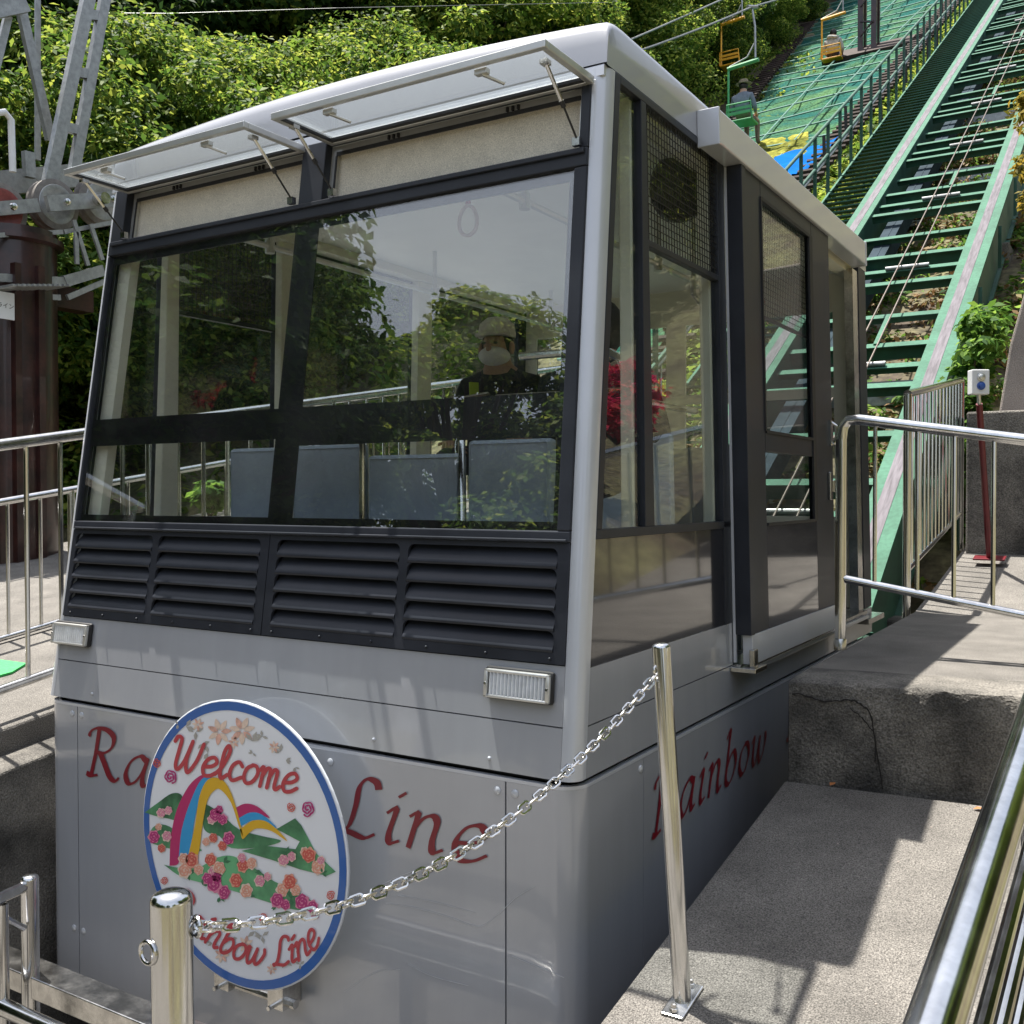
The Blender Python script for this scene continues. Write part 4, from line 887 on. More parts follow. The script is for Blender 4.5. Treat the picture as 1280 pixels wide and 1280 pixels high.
while y < 46:
    j = k % 4; h = (.05, .02, .10, .02)[j]; d0 = (.06, .10, .08, .16)[j]
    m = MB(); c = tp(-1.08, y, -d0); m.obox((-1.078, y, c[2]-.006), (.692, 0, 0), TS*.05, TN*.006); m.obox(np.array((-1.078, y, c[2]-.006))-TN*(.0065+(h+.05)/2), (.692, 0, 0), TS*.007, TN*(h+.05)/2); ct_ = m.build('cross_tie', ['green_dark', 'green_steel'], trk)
    for pg in ct_.data.polygons: pg.material_index = 1 if pg.normal.z > .5 or abs(pg.normal.z) < .01 else 0  # upward tie faces painted the lighter green, standing in for sunlight
    if j == 1:
        m = MB(); m.tube([(-1.20, y-.02, c[2]+.02), (-.72, y-.02, c[2]+.02)], .024, 10); m.build('rope_roller', 'galv', trk, smooth=True)
    if j == 2 and k % 8 == 2:
        m = MB(); m.bar((-.9, y, c[2]+.01), (-.9, y+.55, c[2]+.35), .05, .02); m.build('brace', 'green_steel', trk)
    y += (.44, .40, .82, .66)[j]; k += 1
for x in (-1.03, -.85): tubeo('haul_rope', [tp(x, 2.6, .02), tp(x, 20, .0), tp(x, YB, .02)], .009, 'haul_rope', trk, 6)
for k in range(9):
    y = 5.2+3.4*k
    for x in (-1.9, -.24):
        m = MB(); m.box(x-.18, x+.18, y-.25, y+.25, zt(y)-2.0, zt(y)-.72); m.build('pier', 'concrete_dark', trk, bevel=.02)
    m = MB(); m.box(-1.80, -.35, y-.1, y+.1, zt(y)-.95, zt(y)-.70); m.build('cross_girder', 'galv', trk)
for k in range(6):
    y = 6.6+3.4*k; m = MB(); m.bar((-1.7, y, zt(y)-.75), (-.45, y+1.6, zt(y)-.45), .08, .08); m.build('diagonal_brace', 'galv', trk)
# service walkway with green guard rail on the far side of the track
swk = thing('service_walkway', 'green metal grating stair with guard rail beside the track', 'walkway', (-2.4, 6, zt(6)))
y = 4.5; k = 0
tr_ = None
while y < 40:
    m = MB(); m.box(-2.66, -2.05, y-.05, y+.08, zt(y)-.075, zt(y)-.055)
    if tr_ is None: tr_ = m.build('tread', 'green_dark', swk); yb0 = y
    else:
        o = tr_.copy(); col.objects.link(o); o.parent = swk; o.location = (0, y-yb0, .6*(y-yb0))
    y += .21
beam(-2.70, -2.665, 'green_steel', -.12, -.04, 'stringer', y0=4.5, y1=46, parent=swk)
for h in (1.0, .52): tubeo('guard_rail', [(-2.72, 4.5, zt(4.5)+h), (-2.72, 46, zt(46)+h)], .024, 'green_dark', swk, 8)
tubeo('conduit', [(-2.78, 4.5, zt(4.5)+.42), (-2.78, 46, zt(46)+.42)], .035, 'galv', swk, 8)
y = 4.6; pb = None
while y < 45:
    if pb is None: m = MB(); m.box(-2.742, -2.698, y-.022, y+.022, zt(y)-.12, zt(y)+1.0); pb = m.build('baluster', 'green_dark', swk); yb0 = y
    else: o = pb.copy(); col.objects.link(o); o.parent = swk; o.location = (0, y-yb0, .6*(y-yb0))
    y += .72

# ---------------------------------------------------------------- netted slope under the chairlift
NZ = -.55
nz = lambda y: zt(y)+NZ
def onnet(px, py, lift=0): return onp(px, py, (0, 0, nz(0)+lift), (0, -.6, 1))
XR = onnet(1005, 222)[0]; XRu = onnet(1185, 12)[0]
XL0, XL1 = onnet(955, 165)[0], onnet(1028, 55)[0]
def xl(y): return XL0+(XL1-XL0)*(y-14)/10 - .0
def xr(y): return XR
ys = np.arange(8, 58, .6); V = []; nx = 14
net = thing('slope_net', 'green protective netting stretched over the grassy slope below the chairlift', 'netting', (XR-1.5, 14, nz(14)))
for y in ys:
    for i in range(nx+1): x = xl(y)+(xr(y)-xl(y))*i/nx; V.append((x, y, nz(y)+.07*sin(x*2.3+y*1.7)+.05*sin(y*3.1+x)))
m = MB(); m.add(V, [(j*(nx+1)+i, j*(nx+1)+i+1, (j+1)*(nx+1)+i+1, (j+1)*(nx+1)+i) for j in range(len(ys)-1) for i in range(nx)]); m.build('net', 'net_green', net, smooth=True, recalc=False)
k = 0
for y in np.arange(9, 40, 1.05):
    m = MB(); P = [(x, y+.25*sin(x*.9+k)+.05*(x-xr(y)), nz(y+.25*sin(x*.9+k)+.05*(x-xr(y)))+.10) for x in np.linspace(xl(y), xr(y), 12)]; m.tube(P, .022, 5); m.build('net_rope', 'rope_white', net); k += 1
for x0 in (.3, .62):
    m = MB(); m.tube([(xl(y)+(xr(y)-xl(y))*(x0+.012*(y-14)), y, nz(y)+.11) for y in np.arange(9, 40, 3.)], .02, 5); m.build('net_rope', 'rope_white', net)
# grass patch and blue sheet at the foot of the net
def patch(name, mat, poly, lift, label, cat, kind=None):
    P = [onnet(*q) for q in poly]; m = MB(); n_ = 10
    A, B, C_, D = P; V = []
    for j in range(n_+1):
        for i in range(n_+1):
            u, v = i/n_, j/n_; q = (A*(1-u)+B*u)*(1-v)+(D*(1-u)+C_*u)*v; q = q+np.array((0, 0, lift+.05*sin(7*u+9*v)*random.random()+.03*random.random())); V.append(q)
    m.add(V, [(j*(n_+1)+i, j*(n_+1)+i+1, (j+1)*(n_+1)+i+1, (j+1)*(n_+1)+i) for j in range(n_) for i in range(n_)]); m.add([], [])
    return tag(m.build(name, mat, smooth=True, recalc=False), label, cat, kind=kind)
patch('blue_tarpaulin', 'tarp', [(968, 208), (1050, 182), (1010, 222), (960, 246)], .16, 'bright blue sheet spread at the foot of the netted slope', 'tarpaulin')
patch('grass_patch', 'grass', [(945, 185), (1010, 172), (1012, 200), (950, 232)], .10, 'x', 'grass', kind='stuff')['label'] = 'yellow green grass at the foot of the netted slope'
# log edging strips and dark posts
def logs(name, label, fx, w, y0, y1):
    o = thing(name, label, 'edging', (fx(y0), y0, nz(y0))); f_ = None; y = y0
    while y < y1:
        if f_ is None: m = MB(); m.tube([(fx(y)-w/2, y, nz(y)+.16), (fx(y)+w/2, y, nz(y)+.16)], .045, 6); f_ = m.build('log', 'log', o); ya = y
        else: q = f_.copy(); col.objects.link(q); q.parent = o; q.location = (fx(y)-fx(ya), y-ya, .6*(y-ya))
        y += .30
logs('log_edging', 'dark log edging between the netted slope and the service walkway', lambda y: xr(y)+.22, .55, 8.5, 33)
logs('log_edging', 'dark log edging between the netted slope and the wooded bank', lambda y: xl(y)-.25, .5, 12.0, 34)
for i, (px, py, hpx) in enumerate(((1031, 212, 42), (1058, 178, 45), (1102, 148, 24), (1133, 104, 42), (1160, 75, 40), (1172, 62, 42), (1178, 28, 30), (1188, 5, 30))):
    b_ = onnet(px, py); dd = (b_-CAM) @ cf; tag(MB().bar(b_-np.array((0, 0, .1)), b_+np.array((-.02, 0, hpx*dd/F)), .05, .05, up=(0, 1, 0)).build('slope_post', 'post_dark'), 'thin dark upright stake at the track side edge of the netted slope', 'stake', 'stakes along the netted slope')

# ---------------------------------------------------------------- people
def person(name, label, loc, rz, J, shirt, legs_m, extra=None, scale=1.0, shoe='black'):
    """J: joints of a posed skeleton in metres, origin at the seat / ground point, facing +y"""
    root = thing(name, label, 'person', tuple(loc)); root.rotation_euler = (0, 0, rz); root.scale = (scale,)*3
    names = list(J); idx = {n: i for i, n in enumerate(names)}; V = [J[n][:3] for n in names]; R_ = [J[n][3] for n in names]
    Ed = []
    for n in names:
        par = J[n][4]
        if par: Ed.append((idx[par], idx[n]))
    for s, sg in (('l', -1), ('r', 1)):
        w = np.array(J['hand_'+s][:3]); e = np.array(J['elbow_'+s][:3]); d = w-e; d /= np.linalg.norm(d); side_ = np.cross(d, (0, 0, 1)); side_ /= np.linalg.norm(side_)+1e-9; dn = np.cross(side_, d)
        for k, (o_, l_) in enumerate(((-.030, .065), (-.010, .080), (.010, .075), (.028, .060), (-.045*sg*-1, .035))):
            a = w+side_*o_*.8+d*.03; b = a+d*l_*.5-dn*.008; c = a+d*l_*.85-dn*.03
            if k == 4: a = w+side_*o_*.6; b = a+d*.03+side_*o_*.4; c = b+d*.025
            i0 = len(V); V += [tuple(a), tuple(b), tuple(c)]; R_ += [.0095, .0085, .007]; Ed += [(idx['hand_'+s], i0), (i0, i0+1), (i0+1, i0+2)]
    me = bpy.data.meshes.new(name+'_sk'); me.from_pydata(V, Ed, []); ob = bpy.data.objects.new(name+'_sk', me); col.objects.link(ob)
    ob.modifiers.new('skin', 'SKIN'); ss_ = ob.modifiers.new('sub', 'SUBSURF'); ss_.levels = 2
    for i, sv in enumerate(me.skin_vertices[0].data):
        r = R_[i]; sv.radius = (r, r) if not hasattr(r, '__len__') else r; sv.use_root = (i == 0)
    dg = bpy.context.evaluated_depsgraph_get(); m2 = bpy.data.meshes.new_from_object(ob.evaluated_get(dg)); bpy.data.objects.remove(ob); m2.name = 'body'
    for q in (shirt, legs_m, 'skin', shoe): m2.materials.append(MATS[q])
    P = np.array(V); reg = []
    for i in range(len(V)):
        n = names[i] if i < len(names) else 'finger'
        reg.append(2 if n in ('finger', 'neck', 'head', 'crown') or n.startswith('hand') else 3 if n.startswith('toe') or n.startswith('heel') else 1 if n[:3] in ('hip', 'kne', 'ank', 'pel') else 0)
    for pg in m2.polygons:
        c = np.array(pg.center); best, br = 1e9, 0
        for a, b in Ed:
            pa, pb_ = P[a], P[b]; d = pb_-pa; t = max(0, min(1, (c-pa) @ d/(d @ d+1e-9))); ds = np.linalg.norm(c-pa-d*t)
            if ds < best: best = ds; br = reg[b] if t > (.9 if b < len(names) and names[b] == 'neck' else .45) else reg[a]
        pg.material_index = br; pg.use_smooth = True
    body = bpy.data.objects.new('body', m2); col.objects.link(body); body.parent = root; ORG[body] = np.zeros(3)
    h = np.array(J['head'][:3])
    R0 = ORG[root]; ORG[root] = np.zeros(3)
    if extra: extra(root, h)
    ORG[root] = R0
    return root
def seated(dark=False, arms='lap'):
    J = {'pelvis': (0, .02, .12, (.15, .12), None), 'waist': (0, .0, .28, (.15, .11), 'pelvis'), 'chest': (0, .0, .46, (.17, .12), 'waist'), 'neck': (0, .03, .60, .055, 'chest'), 'head': (0, .06, .71, (.078, .095), 'neck'), 'crown': (0, .055, .79, (.07, .085), 'head')}
    for s, g in (('l', -1), ('r', 1)):
        J['shoulder_'+s] = (.19*g, .0, .51, .065, 'chest'); J['elbow_'+s] = (.25*g, .06, .26, .05, 'shoulder_'+s); J['hand_'+s] = (.17*g, .29, .20, (.038, .026), 'elbow_'+s)
        J['hip_'+s] = (.10*g, .10, .11, .09, 'pelvis'); J['knee_'+s] = (.12*g, .46, .12, .065, 'hip_'+s); J['ankle_'+s] = (.12*g, .48, -.28, .045, 'knee_'+s); J['toe_'+s] = (.12*g, .62, -.33, .04, 'ankle_'+s)
    return J
def blob(name, mat, c, r, parent, n=18, squash=None):
    m = MB(); prof = [(max(.001, sin(t)), -cos(t)) for t in np.linspace(0.02, pi-.02, 11)]
    m.lathe((0, 0, 0), (0, 0, 1), prof, n); m.v = [tuple(np.array(c)+np.array(v)*np.array(r)) for v in m.v]
    if squash: m.v = [squash(v) for v in m.v]
    return m.build(name, mat, parent, smooth=True)
def hat_brim(root, h):
    blob('hair', 'hair', h+np.array((0, -.015, .03)), (.092, .105, .09), root)
    m = MB(); m.lathe(h+np.array((0, 0, .075)), (0, -.08, 1), [(.165, 0), (.165, .008), (.10, .018), (.092, .075), (.07, .092), (.01, .095)], 24); m.build('hat', 'hat', root, smooth=True)
def hood(root, h):
    blob('hair', 'hair', h+np.array((0, -.01, .035)), (.093, .108, .10), root)
    m = MB(); m.tube([(.13*cos(t), -.02+.10*sin(t), h[2]-.13+.02*sin(2*t)) for t in np.linspace(0, 2*pi, 17)[:-1]], .038, 8, closed=True); m.build('hood', 'hoodie', root, smooth=True)
def face(root, h, mask=True):
    for s in (-1, 1):
        blob('eye', 'hair', h+np.array((.032*s, .098, .005)), (.013, .008, .007), root, 10); blob('ear', 'skin', h+np.array((.086*s, .0, -.01)), (.014, .025, .035), root, 10)
    blob('nose', 'skin', h+np.array((0, .108, -.025)), (.014, .02, .022), root, 10); blob('mouth', 'rose_red', h+np.array((0, .098, -.062)), (.022, .006, .006), root, 10)
    if mask: blob('face_mask', 'mask', h+np.array((0, .03, -.055)), (.082, .096, .052), root)
def cap_mask(root, h):
    blob('hair', 'hair', h+np.array((0, -.03, .02)), (.088, .090, .085), root)
    m = MB(); m.lathe(h+np.array((0, -.005, .045)), (0, 0, 1), [(.098, 0), (.10, .02), (.09, .07), (.055, .10), (.01, .11)], 24); cp_ = m.build('cap', 'cap', root, smooth=True)
    m = MB(); m.prism([tuple(h+np.array((.09*cos(t), .06+.10*sin(t), .045))) for t in np.linspace(0, pi, 12)], (0, 0, .008)); m.build('peak', 'cap', root)
    face(root, h, True)
    m = MB(); m.bar((.10, .13, .52), (.08, .15, .25), .05, .01); m.build('reflective_strip', 'vest', root)
def hair_only(root, h):
    blob('hair', 'hair', h+np.array((0, -.018, .02)), (.098, .112, .118), root); face(root, h, False)
pa_ = atd(626, 435, 5.35)-np.array((0, 0, .71))
pA = person('person', 'seated passenger in a cap, white face mask and dark jacket inside the cabin', tuple(pa_), pi*1.06, seated(), 'jacket_dark', 'trousers', cap_mask)
pb_ = atd(745, 415, 3.95)-np.array((0, 0, .71)); print('person', pa_, pb_, 'net', XL0, XL1, XR)
pB = person('person', 'dark haired passenger in a dark jacket seated with back to the windscreen', tuple(pb_), radians(8), seated(), 'jacket_dark', 'trousers', hair_only)

# ---------------------------------------------------------------- chairlift: chairs, riders, cables, towers
def chair(loc, paint, label, group='chairs of the chairlift', back=True):
    c = thing('lift_chair', label, 'chair', tuple(loc), group); L = np.array(loc, float)
    T = lambda n_, pts, r, mt: tubeo(n_, [L+np.array(p) for p in pts], r, mt, c, 8)
    T('hanger', [(.20, 0, 2.25), (.26, 0, 1.9), (.27, 0, 1.25)], .022, 'galv'); T('brace', [(.25, 0, 1.55), (.10, 0, 1.30), (-.28, 0, 1.18)], .018, 'galv')
    T('grip', [(.14, -.12, 2.27), (.26, .12, 2.33)], .04, 'galv')
    m = MB(); m.tube([L+np.array((-.32, 0, 1.14)), L+np.array((.34, 0, 1.20))], .045, 8); m.build('top_bar', paint, c, smooth=True)
    T('side_post', [(-.30, 0, 1.14), (-.30, 0, .1), (-.26, .0, -.02)], .024, paint)
    m = MB(); m.box(L[0]-.27, L[0]+.27, L[1]-.2, L[1]+.22, L[2]-.05, L[2]-.005); m.build('seat', paint, c, bevel=.015)
    T('back_frame', [(-.27, -.2, -.03), (-.25, -.24, .30), (.25, -.24, .30), (.27, -.2, -.03)], .02, paint)
    m = MB()
    for z in (.08, .17): m.box(L[0]-.25, L[0]+.25, L[1]-.245, L[1]-.225, L[2]+z, L[2]+z+.055)
    m.build('back_slat', paint, c)
    return c
cA = atd(1041, 74, 28.0); cB = atd(928, 152, 21.0); 
chair(cA, 'yellow_paint', 'yellow lift chair carrying a rider in a pale hooded top'); chair(cB, 'chair_green', 'green lift chair carrying a rider in a hat and grey shirt')
person('person', 'chairlift rider in pale hooded top and dark trousers on the yellow chair', cA, 0, seated(), 'hoodie', 'trousers', hood)
person('person', 'chairlift rider in brimmed hat and grey shirt on the green chair', cB, radians(-6), seated(), 'shirt_grey', 'trousers_khaki', hat_brim)
cY = atd(915, 82, 27.0); chair(cY, 'yellow_paint', 'empty yellow lift chair hanging before the dark trees')
chair(atd(1001, 45, 40.0), 'chair_green', 'empty green lift chair beyond the yellow chair with a rider'); chair(atd(1106, 6, 44.0), 'orange_paint', 'orange lift chair beside the lattice tower')
def cable(a, b, label, sag=.25):
    a, b = np.array(a), np.array(b); P = [a*(1-t)+b*t-np.array((0, 0, 4*sag*t*(1-t))) for t in np.linspace(0, 1, 16)]
    m = MB(); m.tube(P, .022, 6); tag(m.build('lift_cable', 'cable', smooth=True), label, 'cable')
gB = cB+np.array((.2, 0, 2.3)); gA = cA+np.array((.2, 0, 2.3)); dl = (gA-gB)
TX = -7.35
shv = [onx(*q, TX) for q in ((-2, 263), (65, 257), (122, 253), (-62, 268))]
cable(shv[2]+np.array((0, 0, .26)), gB, 'steel lift cable running from the tower wheels to the hat rider', .3)
cable(gB, gB+dl*3.2, 'steel lift cable climbing above the riders', .2)
gY = cY+np.array((.2, 0, 2.3)); cable(gY-np.array((0, 16, 9.3)), gY+np.array((.4, 22, 12.6)), 'steel lift cable carrying the empty yellow chair', .3)
p0, p1 = onx(-20, 15, -12), onx(420, 10, -9); 
m = MB(); m.tube([p0, (p0+p1)/2-np.array((0, 0, .05)), p1, onx(760, 3, -7)], .004, 5); tag(m.build('overhead_wire', 'cable'), 'thin wire crossing in front of the foliage', 'wire')
# far lattice tower
ft_ = onnet(1086, 66); fw = thing('lattice_tower', 'narrow maroon lift tower standing on the netted slope', 'tower', tuple(ft_))
dd = (ft_-CAM) @ cf; hw_ = 8*dd/F
for sx in (-1, 1):
    for sy in (-1, 1): m = MB(); m.box(ft_[0]+sx*hw_-.07, ft_[0]+sx*hw_+.07, ft_[1]+sy*hw_-.07, ft_[1]+sy*hw_+.07, ft_[2]-.6, ft_[2]+7); m.build('leg', 'maroon', fw)
for k in range(16):
    z = ft_[2]+.4*k; m = MB(); m.bar((ft_[0]-hw_, ft_[1]-hw_-.08, z), (ft_[0]+hw_, ft_[1]-hw_-.08, z+(.35 if k % 2 else -.1)), .05, .03); m.build('lacing', 'maroon', fw)
m = MB(); m.obox(ft_+TN*.07, (1.15, 0, 0), TS*.55, TN*.06); m.build('footing', 'log', fw)
# near tower: maroon column, rocker beams with sheaves, service platforms, lattice arms
tb = onx(22, 772, TX); tw = thing('lift_tower', 'dark red steel lift tower column with cable wheels and grey lattice arms', 'tower', (tb[0], tb[1], tb[2]-.6))
cx, cy_ = tb[0], tb[1]; ztop = onx(22, 292, TX)[2]; rcol = .36
m = MB(); m.lathe((cx, cy_, tb[2]-.8), (0, 0, 1), [(rcol, 0), (rcol, ztop-tb[2]+.8)], 28); m.build('column', 'maroon', tw, smooth=True)
m = MB(); m.lathe((cx, cy_, ztop-.02), (0, 0, 1), [(rcol, -.12), (rcol+.06, -.10), (rcol+.06, -.05), (rcol+.01, -.04), (rcol+.01, .0), (rcol-.05, .01)], 28); m.build('top_flange', 'maroon', tw, smooth=True)
m = MB(); m.box(cx-.10, cx+.10, cy_-.9, cy_+.75, ztop-.62, ztop-.42); m.build('bracket_arm', 'maroon', tw)
for k in range(3):
    a = -1.1+.55*k; m = MB(); m.box(cx+rcol*cos(a)-.03, cx+rcol*cos(a)+.05, cy_+rcol*sin(a)-.03, cy_+rcol*sin(a)+.03, tb[2], ztop-.35); m.build('rib', 'maroon', tw)
rm_ = MB(); rm_.bar(shv[3]+np.array((.14, 0, 0)), shv[0]*.45+shv[1]*.55+np.array((.14, 0, 0)), .05, .12); rm_.build('rocker_beam', 'galv', tw)
rm_ = MB(); rm_.bar(shv[0]*.35+shv[1]*.65+np.array((.20, 0, 0)), shv[2]+(shv[2]-shv[1])*.6+np.array((.20, 0, 0)), .05, .14); rm_.build('rocker_beam', 'galv', tw)
for i, p in enumerate(shv):
    m = MB(); m.lathe(p+np.array((-.06, 0, 0)), (1, 0, 0), [(.19, 0), (.235, .01), (.235, .045), (.205, .06), (.205, .08), (.235, .095), (.235, .13), (.20, .14)], 32); wv = m.build('sheave', 'sheave_rubber', tw, smooth=True)
    m = MB(); m.lathe(p+np.array((.079, 0, 0)), (1, 0, 0), [(.185, 0), (.18, .006), (.13, .008), (.12, .003), (.05, .004)], 28); hb_ = m.build('hub', 'sheave_red' if i in (0, 3) else 'galv', wv, smooth=True)
    m = MB(); m.lathe(p+np.array((.225, 0, 0)), (1, 0, 0), [(.035, 0), (.03, .02), (.01, .024)], 12); m.build('axle', 'steel', wv, smooth=True)
pq = shv[1]*.35+shv[2]*.65; tubeo('pivot_pin', [pq+np.array((.1, 0, 0)), pq+np.array((.36, 0, -.0))], .055, 'steel_worn', tw)
def LB(name, a, b, w, X=TX, mat='galv', X2=None):
    p, q = onx(*a, X), onx(*b, X2 or X); m = MB(); m.bar(p, q, w, w*.6, up=(1, 0, 0)); return m.build(name, mat, tw)
LB('main_beam', (-60, 236), (150, 214), .22, TX-.45)
LB('lattice_leg', (60, 235), (116, -30), .12, TX-.1); LB('lattice_leg', (92, 215), (136, -30), .10, TX-.1)
for a, b in (((104, 18), (124, 20)), ((92, 90), (112, 93)), ((78, 158), (98, 163))): LB('lattice_rung', a, b, .09, TX-.1)
LB('diagonal', (27, 15), (63, 175), .09, TX-.3); LB('upright', (47, -20), (47, 200), .05, TX-.5); LB('diagonal', (10, 20), (-8, 95), .07, TX-.3)
LB('cross_arm', (-30, 16), (30, 4), .16, TX-.2); LB('upright', (35, 190), (37, 222), .10, TX-.15)
tubeo('hoop', [onx(-10, 142, TX), onx(6, 140, TX), onx(14, 150, TX), onx(16, 215, TX)], .03, 'white_box', tw)
for (a, b, w) in (((-40, 345), (88, 352), .07), ((-40, 368), (75, 372), .05), ((80, 352), (128, 338), .10), ((84, 372), (130, 352), .05), ((-40, 296), (78, 290), .04), ((80, 290), (140, 278), .04)): LB('platform_beam', a, b, w, TX+.3)
for a, b in (((92, 275), (110, 332)), ((113, 280), (128, 325)), ((95, 290), (96, 330))): LB('platform_stay', a, b, .04, TX+.345)
g0, g1 = onx(0, 358, TX+.5), onx(70, 358, TX+.5)
m = MB()
for k in range(12): q = g0*(1-k/11)+g1*k/11; m.box(q[0]-.5, q[0]+.2, q[1]-.012, q[1]+.012, q[2]-.02, q[2])
m.build('grating', 'galv', tw)
m = MB(); s0 = onx(7, 380, TX+.45); m.box(s0[0], s0[0]+.01, s0[1]-.10, s0[1]+.075, s0[2]-.13, s0[2]+.10); sg = m.build('notice_plate', 'white_box', tw)
def text_obj(txt, p, size, mat, parent, rot):
    cu = bpy.data.curves.new('lettering', 'FONT'); cu.body = txt; cu.size = size; cu.align_x = 'RIGHT'; o = bpy.data.objects.new('lettering', cu); col.objects.link(o)
    dg = bpy.context.evaluated_depsgraph_get(); me = bpy.data.meshes.new_from_object(o.evaluated_get(dg)); bpy.data.objects.remove(o); me.materials.clear(); me.materials.append(MATS[mat])
    q = bpy.data.objects.new('lettering', me); col.objects.link(q); q.parent = parent; q.location = np.array(p)-ORG[parent]; q.rotation_euler = rot; ORG[q] = ORG[parent]; return q
text_obj('ーライン', (s0[0]+.012, s0[1]+.07, s0[2]-.035), .052, 'black', sg, (pi/2, 0, pi/2)); text_obj('1200円', (s0[0]+.012, s0[1]+.07, s0[2]-.105), .045, 'black', sg, (pi/2, 0, pi/2)) if False else None

# ---------------------------------------------------------------- vegetation
def leaves_mesh(name, C, R, per, size, mat, up=.45, squash=.72, seed=0, aspect=.5):
    g = np.random.default_rng(seed); C = np.array(C); R = np.array(R); n = len(C)*per
    ci = np.repeat(np.arange(len(C)), per); d = g.normal(size=(n, 3)); d /= np.linalg.norm(d, axis=1)[:, None]
    rad = g.uniform(.25, 1, n)**.5; P = C[ci]+d*(R[ci]*rad)[:, None]*np.array((1, 1, squash))
    nrm = d*.7+g.normal(size=(n, 3))*.6; nrm[:, 2] += up*2; nrm /= np.linalg.norm(nrm, axis=1)[:, None]
    a = np.cross(nrm, g.normal(size=(n, 3))); a /= np.linalg.norm(a, axis=1)[:, None]; b = np.cross(nrm, a)
    s = size*g.uniform(.6, 1.35, n)[:, None]
    V = np.stack([P-a*s, P+b*s*aspect+nrm*s*.12, P+a*s-nrm*s*.15, P-b*s*aspect+nrm*s*.12], 1).reshape(-1, 3)
    me = bpy.data.meshes.new(name); me.vertices.add(4*n); me.vertices.foreach_set('co', V.ravel()); me.loops.add(4*n); me.loops.foreach_set('vertex_index', np.arange(4*n))
    me.polygons.add(n); me.polygons.foreach_set('loop_start', np.arange(0, 4*n, 4)); me.polygons.foreach_set('loop_total', np.full(n, 4)); me.update(calc_edges=True); me.materials.append(MATS[mat]); return me
def make_tree(H, W, nclump, per, size, mat, seed, low=.12):
    g = random.Random(seed); root = bpy.data.objects.new('tree', None); col.objects.link(root); ORG[root] = np.zeros(3)
    m = MB(); m.tube([(0, 0, -.4), (.05*H*.1, 0, H*.25), (-.03*H, .02*H, H*.55), (0, 0, H*.88)], [.035*H*.8, .026*H, .016*H, .004*H], 8)
    C = []; R = []
    for k in range(nclump):
        t = g.random(); z = H*(low+(1-low)*t**.85); w = W*(.55+.45*sin(pi*min(1, .15+.9*t)))*(1 if t < .75 else (1-t)/.25*.75+.25); a = g.uniform(0, 2*pi); r = w*sqrt(g.uniform(.25, 1)); c = (r*cos(a), r*sin(a), z); C.append(c); R.append(W*g.uniform(.13, .29))
        if k % 4 == 0: m.tube([(0, 0, z*.55), (c[0]*.5, c[1]*.5, z*.8), (c[0]*.92, c[1]*.92, z)], [.010*H, .007*H, .002*H], 5)
    tk = m.build('trunk', 'bark', root, smooth=True)
    cr2 = bpy.data.objects.new('crown', leaves_mesh('crown', C, R, per, size, mat, seed=seed)); col.objects.link(cr2); cr2.parent = root; ORG[cr2] = np.zeros(3)
    return root
T0 = [make_tree(6.5, 2.6, 150, 340, .072, 'leaf_a', 1), make_tree(7.5, 2.7, 230, 200, .078, 'leaf_b', 2), make_tree(6.0, 2.8, 150, 340, .070, 'leaf_c', 3), make_tree(4.2, 2.4, 125, 560, .044, 'leaf_a', 4, .02), make_tree(3.4, 2.2, 110, 560, .042, 'leaf_c', 5, .0)]
used = set()
def tree(k, x, y, s, label, group, z=None, rz=None):
    r = T0[k] if k not in used else copy_tree(T0[k]); used.add(k); r.name = 'tree'
    r.location = (x, y, (hz(x, y) if z is None else z)-.15); r.rotation_euler = (0, 0, random.uniform(0, 6.28) if rz is None else rz); r.scale = (s, s, s*random.uniform(.92, 1.1)); ORG[r] = np.zeros(3); tag(r, label, 'tree', group); return r
KN = {0: 'mid green broadleaf tree growing on the wooded bank', 1: 'dark green dense tree growing on the wooded bank', 2: 'sunlit yellow green broadleaf tree growing on the wooded bank', 3: 'low mid green bushy tree growing on the wooded bank', 4: 'low yellow green bushy tree growing on the wooded bank'}
G_ = 'trees on the wooded bank'
def fill(pts):
    for (k, px, dep_, s) in pts:
        p = atd(px, 600, dep_); w_ = 'behind the lift tower' if px < 200 else 'behind the cabin roof' if px < 760 else 'beside the netted slope'; tree(k, p[0], p[1], s, KN[k].replace('on the wooded bank', ('high ' if dep_ > 27 else '')+'on the bank '+w_), G_)
